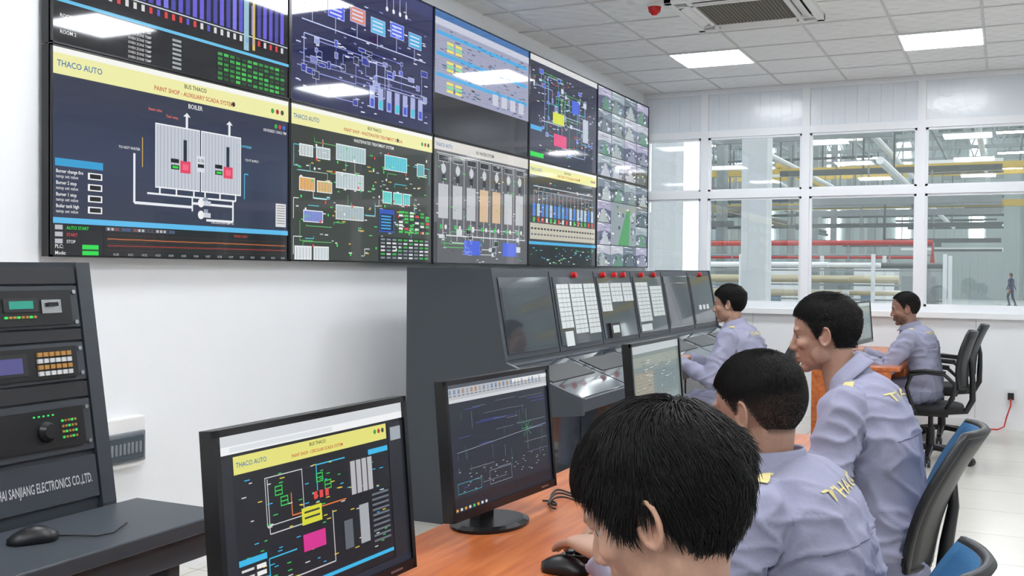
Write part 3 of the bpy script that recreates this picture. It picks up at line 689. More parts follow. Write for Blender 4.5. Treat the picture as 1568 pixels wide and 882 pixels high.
def mon_cad(p, rng):
    p.rect(0, 0, 16, 9.6, '252B35', 1); p.rect(0, 0, 16, .3, '50565E', 2); p.rect(0, .3, 16, 1.15, 'B9BDC2', 2)
    for k in range(24): p.rect(.3+k*.62, .4, .65+k*.62, .75, rng.choice(('8090A8', '9AA0A8', 'A88870', '7088A8')), 3); p.rect(.3+k*.62, .85, .7+k*.62, .92, '606870', 3)
    p.rect(0, 1.15, 16, 1.4, 'D0D3D6', 2); p.rect(10, .3, 16, .6, 'E8EAEC', 3)
    for _ in range(26):
        u, v = rng.uniform(.6, 13), rng.uniform(1.8, 8.2); p.line([(u, v), (min(15.5, u+rng.uniform(.6, 5)), v)], .025, rng.choice(('5060C8', '7C8898', '3A4FB8', '98A4B0')))
    for _ in range(18):
        u, v = rng.uniform(.8, 15), rng.uniform(1.8, 6.5); p.line([(u, v), (u, v+rng.uniform(.3, 1.6))], .025, rng.choice(('7C8898', '98A4B0', '3E9A68')))
    for k in range(8):
        a = k*math.pi/4; p.line([(12, 4.6), (12+.9*math.cos(a), 4.6+.9*math.sin(a))], .03, '4AB878')
    p.line([(12.0, 3.0), (12.0, 6.4)], .03, '98A4B0'); p.line([(1, 5.2), (15.4, 4.6)], .03, 'A8B4C0')
    for _ in range(40):
        u, v = rng.uniform(1, 15), rng.uniform(6.6, 8.2); p.rect(u, v, u+.25, v+.05, 'A8B0B8', 3)
    p.frame(.8, 7.5, 4.2, 8.3, .03, '3AB8C8'); p.frame(5.5, 7.2, 9, 8.3, .03, '98A4B0')
    p.rect(0, 8.6, 16, 9.25, '1A1E26', 3); p.rect(0, 9.25, 16, 9.6, '14202E', 4)
    for k in range(8): p.rect(.3+k*.6, 9.32, .6+k*.6, 9.52, rng.choice(('3A9AE0', 'E0A030', '48C858', 'D8D8D8')), 5)
def mon_tab(p, rng):
    p.rect(0, 0, 16, 9.6, '75827F', 1); p.rect(0, 0, 16, .8, 'B8C0C2', 2); p.rect(.4, 1.2, 15.6, 2.2, '8C948A', 2)
    p.rect(.8, 2.8, 6.5, 8.4, '938E7C', 2); p.rect(7.4, 2.8, 15.2, 5.2, '6A7C80', 2); p.rect(7.4, 5.6, 15.2, 8.6, '7F8E90', 2)
    for k in range(16): p.rect(.9, 2.9+k*.34, 15.1, 2.93+k*.34, '5A6668', 3)
    ticks(p, rng, .8, 1.4, 15, 8.8, 120, ('4A5658', 'B8C0C0', '5A6850', 'C8CCCC'), 1.2); p.rect(0, 9.1, 16, 9.6, '384448', 3)
def monitor(pl, pr, ztop, content, seed, tilt=5, floorz=.72):
    mb = MB(); a = Vector((pl[0], pl[1], 0)); b_ = Vector((pr[0], pr[1], 0)); U = (b_-a).normalized(); w = (b_-a).length; N = U.cross(Vector((0, 0, 1)))
    tl = math.radians(tilt); V = (N*math.sin(tl)-Vector((0, 0, 1))*math.cos(tl)); NN = (N*math.cos(tl)+Vector((0, 0, 1))*math.sin(tl))
    h = .336; bz = .011
    P = Pan(mb, (a.x, a.y, ztop), U, V, NN, 1, 1)
    P.box(0, 0, w, h, -.028, -.004, 0); P.box(.08, .06, w-.08, h-.05, -.045, -.028, 0)
    P.box(0, 0, w, bz, -.004, .003, 0); P.box(0, h-.02, w, h, -.004, .003, 0); P.box(0, 0, bz, h, -.004, .003, 0); P.box(w-bz, 0, w, h, -.004, .003, 0)
    P.box(w-.09, h-.012, w-.05, h-.008, .003, .004, 2)
    sc = (w-2*bz)/16; Q = Pan(mb, P.pt(bz, bz, -.0039), U, V, NN, sc, 1)
    ratio = (h-bz-.02)/(9.6*sc)
    pt0 = Q.pt
    Q.pt = lambda u, v, d=0: pt0(u, v*ratio, d)
    content(Q, random.Random(seed))
    c = P.pt(w/2, h*.6, -.045); base = Vector((c.x, c.y, floorz))-N*.02
    T = Matrix((U, N, Vector((0, 0, 1)))).transposed().to_4x4(); T.translation = base
    mb.box(-.035, .035, -.02, .01, .01, c.z-floorz+.03, 0, T)
    mb.box(-.03, .03, -.01, .035, c.z-floorz-.03, c.z-floorz+.03, 0, T)
    ring = lambda z, s: [T @ Vector((.125*s*math.cos(2*math.pi*k/28), .02+.095*s*math.sin(2*math.pi*k/28), z)) for k in range(28)]
    mb.rings([ring(0.0, 1), ring(.008, 1), ring(.014, .85)], 0)
    mb.obj('computer_monitor', [m_bezel, m_disp2, m_chrome], usecol=True)
monitor((2.225, 1.21), (2.244, 1.734), 1.131, mon_web, 1)
monitor((2.115, 2.12), (2.156, 2.64), 1.115, mon_cad, 2)
monitor((2.245, 3.08), (2.245, 3.62), 1.15, mon_tab, 3)
monitor((2.24, 8.45), (2.30, 8.98), 1.15, mon_tab, 4)

def keyboard(x, y, rot=0, z=.72):
    k = MB(); k.box(-.065, .065, -.21, .21, 0, .016, 0)
    for r in range(5):
        for c in range(19):
            if c in (14,): continue
            k.box(-.055+r*.022, -.037+r*.022, -.2+c*.021, -.182+c*.021, .016, .023, 1)
    k.obj('keyboard', [m_dark, m_darkg], None, (x, y, z), rot, bevel=.0015)
keyboard(2.46, 1.5); keyboard(2.45, 2.36, .1); keyboard(2.46, 3.32); keyboard(2.46, 8.25)
for (x, y) in ((2.44, 1.20), (2.45, 2.07), (2.45, 3.04), (2.46, 7.95)): mouse(x, y, .721, math.pi)
cb = MB()
for k in range(3):
    pp = []
    for i in range(61):
        t = i/60; pp.append((2.13+.035*k+.045*math.sin(2*math.pi*1.6*t+k*1.9)+.05*t, 2.62+.32*t+.05*math.cos(2*math.pi*2.1*t+k*2.3), .7245+.003*k))
    cb.tube(pp, .0028, 6, 0)
cb.obj('desk_cables', [m_dark], smooth=True)

# ------------------------------------------------------------------ office chair
def chair(x, y, rot, back='M', seatz=.46, dzb=0., arms=True, rec=.10):
    root = empty('office_chair', (x, y, 0), rot)
    m_mesh = M('black_mesh_fabric', '1B1C1F', .8, bump=.3, bscale=300); m_blue = M('blue_upholstery', '1E5F8C', .7, bump=.2, bscale=250)
    b_ = MB()
    for k in range(5):
        a = 2*math.pi*k/5+.3; d = Vector((math.cos(a), math.sin(a), 0)); e = Vector((-d.y, d.x, 0))
        b_.etube([d*.03+Vector((0, 0, .105)), d*.17+Vector((0, 0, .09)), d*.29+Vector((0, 0, .07))], [e]*3, [Vector((0, 0, 1))]*3, [.028, .024, .018], [.022, .017, .012], 12, 0, .7)
        for s in (-.014, .014):
            c = d*.29+e*s+Vector((0, 0, .03)); b_.tube([c-e*.009, c+e*.009], .03, 16, 1)
        b_.tube([d*.29+Vector((0, 0, .03)), d*.29+Vector((0, 0, .07))], .008, 8, 1)
    b_.tube([(0, 0, .08), (0, 0, .25), (0, 0, .2501), (0, 0, seatz-.07)], [.032, .03, .018, .018], 16, 0)
    b_.box(-.12, .12, -.09, .09, seatz-.085, seatz-.05, 0)
    b_.obj('base', [m_dark, m_darkg], root, bevel=0)
    s = MB(); R_ = []
    for (z, k) in ((seatz-.05, .88), (seatz-.04, .97), (seatz-.015, 1), (seatz+.0, .96), (seatz+.008, .85)):
        ring = []
        for q in range(32):
            a = 2*math.pi*q/32; co_, si_ = math.cos(a), math.sin(a)
            ring.append((.235*k*math.copysign(abs(co_)**.6, co_)+.01, .235*k*math.copysign(abs(si_)**.6, si_), z-(.02 if co_ > .8 else 0)))
        R_.append(ring)
    s.rings(R_); s.obj('seat', [m_mesh], root, smooth=True)
    bk = MB(); nu, nv = 12, 12; F = []; G = []
    for j in range(nv+1):
        v = j/nv; z = .56+dzb+v*.40; xc = -.225-rec*v+.03*math.sin(math.pi*v)
        wid = .215*(1-.25*abs(2*v-1)**3) if v > .5 else .215*(1-.32*abs(2*v-1)**2.2)
        for i in range(nu+1):
            u = 2*i/nu-1; xx = xc+.05*u*u
            F.append((xx, wid*u, z)); G.append((xx-.03, wid*u*.98, z))
    n1 = len(F); fs = []; fb = []
    for j in range(nv):
        for i in range(nu):
            a = j*(nu+1)+i; fs.append((a, a+1, a+nu+2, a+nu+1)); fb.append((n1+a, n1+a+nu+1, n1+a+nu+2, n1+a+1))
    per = [i for i in range(nu+1)]+[j*(nu+1)+nu for j in range(1, nv+1)]+[nv*(nu+1)+i for i in range(nu-1, -1, -1)]+[j*(nu+1) for j in range(nv-1, 0, -1)]
    fe = [(per[k], n1+per[k], n1+per[(k+1) % len(per)], per[(k+1) % len(per)]) for k in range(len(per))]
    bk.add(F+G, fs, 0)
    for f in fb+fe: bk.f.append(f); bk.m.append(1); bk.c.append((0, 0, 0))
    rim = [Vector(F[q])+Vector((-.015, 0, 0)) for q in per]; rim.append(rim[0]); bk.tube(rim, .013, 8, 1)
    bk.obj('backrest', [m_blue if back == 'B' else m_mesh, m_dark], root, smooth=True)
    a_ = MB(); a_.tube([(-.08, 0, seatz-.06), (-.24, 0, seatz-.04), (-.28, 0, seatz+.04), (-.268-rec*.15, 0, .62+dzb), (-.24-rec*.45, 0, .73+dzb), (-.215-rec*.6, 0, .80+dzb)], [.022, .024, .022, .02, .016, .012], 12)
    for sgn in (-1, 1):
        if not arms: break
        yy = sgn*.265
        a_.tube([(.08, sgn*.2, seatz-.04), (.1, yy, seatz-.02), (.15, yy+.0*sgn, .56), (.12, yy, .655), (.02, yy, .675), (-.1, yy, .665), (-.17, yy, .6), (-.16, yy, .5), (-.1, sgn*.2, seatz-.03)], .014, 10)
        a_.etube([(.13, yy, .675), (.02, yy, .69), (-.11, yy, .68)], [Vector((0, 1, 0))]*3, [Vector((0, 0, 1))]*3, [.022, .03, .022], [.01, .012, .01], 12)
    a_.obj('frame', [m_dark], root, smooth=True)
    return root

# ------------------------------------------------------------------ people
def remesh(mb, voxel, it=4, fac=.5):
    me = bpy.data.meshes.new('r'); me.from_pydata(mb.v, [], mb.f); o = bpy.data.objects.new('r', me); COL.objects.link(o)
    r = o.modifiers.new('r', 'REMESH'); r.mode = 'VOXEL'; r.voxel_size = voxel; r.adaptivity = 0
    s = o.modifiers.new('s', 'SMOOTH'); s.factor = fac; s.iterations = it
    dg = bpy.context.evaluated_depsgraph_get(); dg.update()
    m2 = bpy.data.meshes.new_from_object(o.evaluated_get(dg)); bpy.data.objects.remove(o); bpy.data.meshes.remove(me)
    return m2

m_skin = attr_mat('skin', .5, False, sss=.05, spec=.35)
m_cloth = M('lavender_grey_uniform', '9A9BB1', .9, var=.04, bump=.12, bscale=120, spec=.15)
m_cloth2 = M('uniform_trousers', '888AA0', .9, var=.05, bump=.12, bscale=120, spec=.15)
m_seam = M('uniform_seam', '7A7C92', .9)
m_shoe = M('black_shoe', '141416', .4)
m_eye = M('eye_white', 'B8AFA6', .3); m_iris = M('dark_iris', '140C08', .15)
m_hair = M('black_hair', '0E0C0B', .5, var=.3, nscale=30, spec=.35)
EC = Vector((-.008, 0, .03)); ER = Vector((.100, .080, .094))

def zmin(x, style):
    if style == 'recede': return np.interp(x, [-.11, -.07, -.035, -.012, .0, .02, .035, .055, .09], [-.03, -.05, -.045, .025, .03, .0, .04, .09, .2])
    if style == 'fade': return np.interp(x, [-.11, -.07, -.035, -.012, .0, .018, .035, .055, .075, .09], [-.035, -.058, -.05, .022, .028, .0, .035, .07, .085, .1])
    return np.interp(x, [-.11, -.07, -.035, -.012, .0, .02, .035, .055, .075, .09], [-.03, -.055, -.05, .022, .028, -.005, .03, .065, .08, .092])

def make_head(root, T, neck_pt, skin, style, hairp, seed, stubble=False):
    mb = MB()
    mb.ell((-.008, 0, .03), (.096, .076, .091), seg=32)
    mb.ell((.033, 0, -.02), (.058, .060, .085), seg=28)
    mb.ell((.036, 0, -.064), (.050, .050, .042), seg=24)
    mb.ell((.070, 0, -.094), (.022, .024, .016))
    for s in (-1, 1):
        mb.ell((.060, s*.037, -.020), (.026, .024, .020)); mb.ell((.02, s*.05, -.055), (.03, .014, .03))
        mb.ell((.079, s*.030, .0125), (.009, .016, .0055)); mb.ell((.078, s*.030, -.0065), (.008, .015, .005))
        mb.ell((.079, s*.028, .022), (.012, .022, .007))
        mb.ell((.093, s*.0125, -.032), (.010, .0085, .0075))
        E = Matrix.Rotation(s*math.radians(-22), 3, 'Z') @ Matrix.Rotation(math.radians(-12), 3, 'Y')
        mb.ell((-.004, s*.078, -.006), (.014, .005, .024), E)
        pts = []
        for k in range(15):
            a = math.radians(-60+k*21); pts.append(Vector((-.004, s*.080, -.004))+E @ Vector((-.016*math.sin(a+.6), s*.005, .027*math.cos(a+.6))))
        mb.tube(pts, .004, 8)
        mb.ell((.0, s*.077, -.031), (.007, .006, .008))
    mb.ell((.078, 0, .026), (.014, .05, .012))
    mb.tube([(.084, 0, .016), (.090, 0, -.004), (.099, 0, -.020), (.103, 0, -.028)], [.009, .010, .0115, .011], 14); mb.ell((.102, 0, -.0285), (.011, .012, .0095))
    mb.ell((.086, 0, -.050), (.012, .020, .010))
    mb.ell((.0890, 0, -.0585), (.0115, .024, .006)); mb.ell((.0875, 0, -.069), (.0115, .021, .0065))
    Ti = T.inverted(); nb = Ti @ neck_pt
    mb.tube([(-.012, 0, -.03), Vector((-.014, 0, -.03)).lerp(nb, .45), nb], [.056, .052, .060], 24)
    me = remesh(mb, .0032, 4)
    n = len(me.vertices); co_ = np.empty(n*3); me.vertices.foreach_get('co', co_); co_ = co_.reshape(-1, 3)
    sk = np.array(lin(skin)); cols = np.tile(sk, (n, 1))
    x, y, z = co_.T
    def mask(c, r): return np.clip(1.6-1.6*np.sqrt(((co_-np.array(c))**2/np.array(r)**2).sum(1)), 0, 1)[:, None]
    lip = np.maximum(mask((.098, 0, -.059), (.016, .028, .008)), mask((.097, 0, -.069), (.016, .024, .008)))
    cols = cols*(1-lip*.7)+np.array(lin('9A6254'))*lip*.7
    mouth = mask((.098, 0, -.0638), (.02, .024, .0028)); cols = cols*(1-mouth)+np.array(lin('4A2420'))*mouth
    for s in (-1, 1):
        bm_ = mask((.086, s*.032, .024+.0), (.03, .024, .0058)); cols = cols*(1-bm_*.9)+np.array((.012, .009, .008))*bm_*.9
        ch = mask((.08, s*.04, -.025), (.03, .03, .03)); cols = cols*(1+ch*np.array([.05, -.02, -.02]))
        er = mask((-.004, s*.085, -.006), (.03, .012, .04)); cols = cols*(1+er*np.array([.03, -.02, -.02]))
    zm = zmin(x, style); q = (co_-np.array(EC))/np.array(ER)
    dist = np.sqrt((q**2).sum(1))
    hm = np.clip((z-zm+.006)/.012, 0, 1)*np.clip((1.12-dist)/.06, 0, 1)*(np.abs(y) < .09)
    isear = (np.abs(y) > .0795) & (z < .03); hm[isear] = 0
    side = np.clip((z+.03)/.08, .0, 1)
    dens = hairp.get('sided', 1.); hm = hm*(dens+(1-dens)*side)
    cols = cols*(1-hm[:, None])+np.array((.010, .008, .007))*hm[:, None]
    if stubble:
        st = np.clip((-.03-z)/.02, 0, 1)*np.clip((x-.0)/.03, 0, 1)*np.clip((z+.125)/.02, 0, 1)*.55
        st = np.maximum(st, mask((.1, 0, -.05), (.02, .03, .007))[:, 0]*.8)
        cols = cols*(1-st[:, None])+np.array((.02, .014, .012))*st[:, None]
    at = me.attributes.new('Col', 'FLOAT_COLOR', 'POINT'); at.data.foreach_set('color', np.hstack([cols, np.ones((n, 1))]).ravel())
    me.materials.clear(); me.materials.append(m_skin); me.polygons.foreach_set('use_smooth', [True]*len(me.polygons)); me.transform(T)
    o = bpy.data.objects.new('head', me); COL.objects.link(o); o.parent = root
    ey = MB()
    for s in (-1, 1):
        ey.ell((.0705, s*.030, .003), (.0115, .0115, .0115), seg=20, m=0); ey.ell((.0778, s*.030, .003), (.0052, .0070, .0070), seg=16, m=1)
    ey.v = [tuple(T @ Vector(v)) for v in ey.v]; ey.obj('eyes', [m_eye, m_iris], root, smooth=True)
    # hair strands
    rg = np.random.default_rng(seed); N = hairp['n']; P_ = []
    c0 = np.array(EC); r0 = np.array(ER)
    while sum(len(p) for p in P_) < N:
        d = rg.normal(size=(N*2, 3)); d /= np.linalg.norm(d, axis=1)[:, None]; p = c0+r0*d
        zz = zmin(p[:, 0], style); ok = p[:, 2] > zz+rg.normal(0, .003, len(p))
        keep = hairp.get('skeep', 1.); ok &= rg.uniform(0, 1, len(p)) < keep+(1-keep)*np.clip((p[:, 2]-.03)/.04, 0, 1)
        P_.append(p[ok])
    p = np.vstack(P_)[:N]; z0_ = hairp.get('z0', .05); sf = np.clip((p[:, 2]-z0_)/hairp.get('zr', .05), 0, 1)
    L = hairp['side']+(hairp['top']-hairp['side'])*sf; L = L*rg.uniform(.6, 1.15, N)
    front = np.clip((p[:, 0]-.02)/.05, 0, 1); L *= 1+front*hairp.get('front', .2)
    crown = np.array([-.055, .012, .12]); st = 7
    f1 = 55.; cl = np.stack([np.sin(p[:, 0]*f1+p[:, 1]*93+seed)*np.cos(p[:, 2]*71), np.sin(p[:, 1]*f1*1.3+p[:, 2]*83), np.sin(p[:, 2]*f1+p[:, 0]*77)*.6], 1)
    cl2 = np.stack([np.sin(p[:, 1]*41+p[:, 0]*29+seed), np.sin(p[:, 0]*37+p[:, 2]*31+seed*2), np.sin(p[:, 1]*33+p[:, 2]*39)], 1)
    jit = (cl*.8+cl2*.8)*hairp['mess']+rg.normal(0, hairp['mess']*.35, (N, 3))
    pts = [p.copy()]; nrm0 = (p-c0)/r0**2; nrm0 /= np.linalg.norm(nrm0, axis=1)[:, None]
    tuft = .5+.5*np.sin(p[:, 0]*70+p[:, 1]*50+seed)*np.sin(p[:, 1]*80+p[:, 2]*60)
    lay = (rg.uniform(.0, .05, N)+.03*tuft)*hairp.get('vol', 1.)+.012
    for k in range(st):
        nm = (p-c0)/r0**2; nm /= np.linalg.norm(nm, axis=1)[:, None]
        v = p-crown; tg = v-(v*nm).sum(1)[:, None]*nm; tg /= np.linalg.norm(tg, axis=1)[:, None]+1e-6
        wgt = np.exp(-(np.linalg.norm(v, axis=1)/.035)**2)[:, None]; tg = tg*(1-wgt*.7)+np.array([.8, .25, 0])*wgt
        d = tg+nm*(hairp['lift']*(1-k/3.5))+np.array([0, 0, -hairp.get('grav', .25)])+jit*(.5+k*.15)
        d /= np.linalg.norm(d, axis=1)[:, None]
        p = p+d*(L/st)[:, None]
        qq = (p-c0)/r0; mm = np.linalg.norm(qq, axis=1); tgt = 1+lay*min(1, (k+1)/2)*np.clip(L/.03, .1, 1); f = np.where(mm < tgt, tgt/mm, 1); p = c0+qq*f[:, None]*r0
        pts.append(p.copy())
    A = np.stack(pts, 1)
    t = np.gradient(A, axis=1); t /= np.linalg.norm(t, axis=2)[:, :, None]+1e-9
    u = np.cross(t, nrm0[:, None, :]); u /= np.linalg.norm(u, axis=2)[:, :, None]+1e-9; w = np.cross(t, u)
    th = hairp['thick']*np.array([1, 1, 1, .95, .85, .7, .45, .1])[:st+1]
    V = []
    for a in (0, 2.094, 4.189): V.append(A+(u*math.cos(a)+w*math.sin(a))*th[None, :, None])
    V = np.stack(V, 2)
    vs = V.reshape(-1, 3); Tm = np.array(T); vs = vs @ Tm[:3, :3].T+Tm[:3, 3]
    base = (np.arange(N)*(st+1)*3)[:, None, None]; kk = (np.arange(st)*3)[None, :, None]; ii = np.arange(3)[None, None, :]; jj = (ii+1) % 3
    F = np.stack([base+kk+ii, base+kk+jj, base+kk+3+jj, base+kk+3+ii], -1).reshape(-1, 4)
    hm_ = bpy.data.meshes.new('hair'); hm_.vertices.add(len(vs)); hm_.vertices.foreach_set('co', vs.ravel())
    hm_.loops.add(F.size); hm_.loops.foreach_set('vertex_index', F.ravel().astype(np.int32))
    hm_.polygons.add(len(F)); hm_.polygons.foreach_set('loop_start', (np.arange(len(F))*4).astype(np.int32))
    hm_.update(calc_edges=True); hm_.polygons.foreach_set('use_smooth', [True]*len(F)); hm_.materials.append(m_hair)
    ho = bpy.data.objects.new('hair', hm_); COL.objects.link(ho); ho.parent = root

def make_hand(root, wrist, direction, side, skin, name, curl=.35, palm_down=Vector((0, 0, -1))):
    X = direction.normalized(); Z = (-palm_down-X*(-palm_down).dot(X)).normalized(); Y = Z.cross(X)
    T = Matrix((X, Y, Z)).transposed().to_4x4(); T.translation = wrist
    mb = MB(); s = -side
    mb.etube([(-.05, 0, 0), (0, 0, 0), (.03, 0, 0), (.06, 0, .002), (.09, 0, 0)], [(0, 1, 0)]*5, [(0, 0, 1)]*5, [.027, .026, .034, .040, .038], [.02, .018, .017, .015, .012], 20, pw=.85)
    ln = [.068, .077, .072, .056]
    for k in range(4):
        yy = s*(.031-k*.0208); p = Vector((.075, yy*.9, 0)); a = -.12-curl*.3; sp = (1.5-k)*.06*s; pts = [p]; l = ln[k]
        for j, fr_ in enumerate((.18, .42, .30, .22)):
            a2 = a-(curl*(.0, .5, 1.2, 1.7)[j]); p = p+Vector((math.cos(a2)*math.cos(sp), math.cos(a2)*math.sin(sp), math.sin(a2)))*l*fr_*1.15; pts.append(p)
        mb.tube(pts, [.0095, .0092, .0088, .0078, .0062], 12); mb.ell(pts[-1], (.0062,)*3, seg=12)
    pts = [Vector((.018, s*.020, -.004)), Vector((.045, s*.043, -.010)), Vector((.068, s*.055, -.014)), Vector((.090, s*.058, -.018))]
    mb.tube(pts, [.013, .0118, .0098, .007], 12); mb.ell(pts[-1], (.007,)*3, seg=12)
    me = remesh(mb, .0027, 3); n = len(me.vertices); at = me.attributes.new('Col', 'FLOAT_COLOR', 'POINT'); at.data.foreach_set('color', list(lin(skin)+(1,))*n)
    me.materials.clear(); me.materials.append(m_skin); me.polygons.foreach_set('use_smooth', [True]*len(me.polygons)); me.transform(T)
    o = bpy.data.objects.new(name, me); COL.objects.link(o); o.parent = root

def ik(S, Wt, a, b, hint):
    d = Wt-S; L = d.length
    if L > (a+b)*.985: Wt = S+d.normalized()*(a+b)*.985; d = Wt-S; L = d.length
    x = (a*a-b*b+L*L)/(2*L); h = math.sqrt(max(0, a*a-x*x)); dn_ = d.normalized(); hh = (hint-dn_*hint.dot(dn_)).normalized()
    return S+dn_*x+hh*h, Wt

def person(x, y, rot, lean, tor, hyaw, hpitch, hoff, wl, wr, skin, hairp, style='norm', seed=1, scale=1., stubble=False, knee=.43, text=True, hroll=0, voxel=.0065, pz=.545, ehint=-.25):
    root = empty('seated_operator', (x, y, 0), rot)
    PZ = pz
    lr = math.radians(lean); up_ = Vector((math.sin(lr), 0, math.cos(lr))); bk = Vector((-math.cos(lr), 0, math.sin(lr)))
    P0 = Vector((0, 0, PZ))
    sp = lambda t: P0+up_*(tor*t)+bk*(.045*math.sin(math.pi*min(1, max(0, t)))*(1 if t > 0 else 0))
    C7 = sp(1.)
    mb = MB()
    ts = [-.19, -.12, 0, .15, .3, .45, .6, .72, .82, .9, .96, 1.0]
    wa = [.10, .155, .178, .168, .160, .164, .174, .182, .180, .150, .095, .056]
    wb = [.08, .12, .125, .118, .110, .110, .116, .116, .106, .088, .068, .052]
    cs_ = []; B_ = []
    for i, t in enumerate(ts):
        cs_.append(sp(t)); tt = (sp(min(t+.05, 1.02))-sp(t-.05)).normalized() if t > 0 else up_; B_.append(Vector((0, 1, 0)).cross(tt))
    mb.etube(cs_, [Vector((0, 1, 0))]*len(ts), B_, wa, wb, 32, pw=.85)
    sh = {}
    for s, wt in ((1, wl), (-1, wr)):
        S = C7-up_*.085+Vector((.02, s*.178, 0)); sh[s] = S
        fdir = Vector(wt)
        E, Wt = ik(S, fdir, .285*scale, .25*scale, Vector((ehint, s*.55, -1)))
        mb.tube([C7-up_*.045+Vector((-.01, s*.03, 0)), C7-up_*.06+Vector((0, s*.10, 0)), S+Vector((0, 0, .010))], [.042, .045, .048], 18)
        mb.ell(S, (.066, .062, .064), seg=20)
        up1 = S.lerp(E, .3); up2 = S.lerp(E, .7)
        mb.tube([S, up1, up2, E], [.064, .062, .055, .049], 20); mb.ell(E, (.050,)*3)
        f1 = E.lerp(Wt, .35); f2 = E.lerp(Wt, .85)
        mb.tube([E, f1, f2, Wt], [.050, .048, .039, .037], 20)
        dd_ = (Wt-E).normalized(); mb.tube([Wt-dd_*.045, Wt+dd_*.004], [.040, .039], 20)
        sh[(s, 'w')] = (E, Wt)
        Hp = P0+Vector((.03, s*.095, -.015)); K = Vector((knee, s*.15, PZ-.015)); A = Vector((knee-.06, s*.14, .10))
        mb.tube([Hp, Hp.lerp(K, .4), Hp.lerp(K, .8), K], [.098, .090, .074, .066], 20); mb.ell(K, (.066,)*3)
        mb.tube([K, K.lerp(A, .35), K.lerp(A, .8), A+Vector((0, 0, -.03))], [.065, .066, .055, .054], 20)
    me = remesh(mb, voxel, 5)
    n = len(me.vertices); nr = [v.normal.copy() for v in me.vertices]
    els = [sh[(1, 'w')][0], sh[(-1, 'w')][0]]; waist = sp(.12); arm = [(sh[s]+sh[(s, 'w')][0])/2 for s in (1, -1)]
    pits = [sh[s]+Vector((-.05, -.03*s, -.10)) for s in (1, -1)]
    so = seed*3.7
    for v, nn in zip(me.vertices, nr):
        c = v.co
        wp = Vector((noise.noise(Vector((c.x*4, c.y*4, c.z*4+so))), noise.noise(Vector((c.x*4+9, c.y*4, c.z*4+so))), noise.noise(Vector((c.x*4, c.y*4+9, c.z*4+so)))))*.09
        q = c+wp
        a = noise.noise(Vector((q.x*8+so, q.y*8, q.z*8)))
        sgn = 1 if c.y > 0 else -1
        f1_ = 1-abs(noise.noise(Vector((q.x*5+so, (q.y*sgn-q.z*.55)*15, (q.z+q.y*sgn*.5)*4.5))))*2.6
        f2_ = 1-abs(noise.noise(Vector((q.x*6-so, (q.y*sgn+q.z*.9)*9, (q.z-q.y*sgn*.5)*13))))*2.8
        near = max([math.exp(-((c-e).length/.12)**2) for e in els]+[math.exp(-((c.z-waist.z)/.09)**2)*.9]+[math.exp(-((c-e).length/.14)**2)*.6 for e in arm]+[math.exp(-((c-e).length/.12)**2) for e in pits])
        d = a*.005+max(0, f1_)**2*(.0085+.004*near)+max(0, f2_)**2*(.005+.012*near)
        nk_ = min(1, max(0, ((c-C7).length-.06)/.07))
        v.co = c+nn*d*(.25+.75*nk_)
    for m_ in (m_cloth, m_cloth2): me.materials.append(m_)
    wz = sp(.02).z
    for p in me.polygons:
        c = p.center; p.material_index = 1 if (c.z < wz) and not (abs(c.y) > .24 and c.z > .6) and c.z < .62 and not (min((c-sh[(1, 'w')][0]).length, (c-sh[(-1, 'w')][0]).length) < .1) else 0
    me.polygons.foreach_set('use_smooth', [True]*len(me.polygons)); me.name = 'uniform_body'
    o = bpy.data.objects.new('uniform_body', me); COL.objects.link(o); o.parent = root
    bvh = BVHTree.FromPolygons([v.co for v in me.vertices], [tuple(p.vertices) for p in me.polygons])
    sb = MB()
    for s in (1, -1):
        ax, ay = knee-.06, s*.14
        sb.etube([(ax-.07, ay, .045), (ax-.05, ay, .05), (ax+.02, ay, .055), (ax+.1, ay+.01*s, .04), (ax+.16, ay+.012*s, .03), (ax+.185, ay+.012*s, .025)], [(0, 1, 0)]*6, [(0, 0, 1)]*6, [.025, .036, .042, .048, .038, .018], [.04, .048, .052, .036, .026, .014], 16, pw=.8)
        sb.tube([(ax, ay, .05), (ax, ay, .12)], .04, 14)
    zmn = min(v[2] for v in sb.v); sb.v = [(a, b_, c-zmn) for a, b_, c in sb.v]
    sb.obj('shoes', [m_shoe], root, smooth=True)
    for s, nm in ((1, 'hand_left'), (-1, 'hand_right')):
        E, Wt = sh[(s, 'w')]; d = (Wt-E).normalized(); d2 = Vector((d.x, d.y-.15*s, min(max(d.z, -.12), .1))).normalized()
        make_hand(root, Wt+d*.015, d2, s, skin, nm)
    HC = C7+Vector((.042, 0, .128*scale))+Vector(hoff)
    T = Matrix.Translation(HC) @ Matrix.Rotation(math.radians(hyaw), 4, 'Z') @ Matrix.Rotation(math.radians(hpitch), 4, 'Y') @ Matrix.Rotation(math.radians(hroll), 4, 'X') @ Matrix.Scale(scale*1.02, 4)
    make_head(root, T, C7+Vector((.018, 0, -.05)), skin, style, hairp, seed, stubble)
    # collar
    cbm = MB(); nk = C7+Vector((.012, 0, -.006)); ax_ = (HC+Vector((-.03, 0, -.06))-nk).normalized(); B2 = Vector((0, 1, 0)).cross(ax_)*-1
    R_ = []
    for (h, ra) in ((-.045, .074), (-.005, .066), (.028, .061), (.033, .064), (.028, .068), (.0, .080), (-.012, .090), (-.016, .087), (-.006, .072), (-.03, .068)):
        ring = []
        for k in range(40):
            a = 2*math.pi*k/40; fr_ = max(0, -math.cos(a))**3
            ring.append(nk+ax_*(h*(1-.3*fr_)+.020*math.cos(a))+Vector((0, 1, 0))*ra*math.sin(a)+B2*ra*math.cos(a))
        R_.append(ring)
    cbm.rings(R_, caps=False); cbm.obj('collar', [m_cloth], root, smooth=True)
    ep = MB()
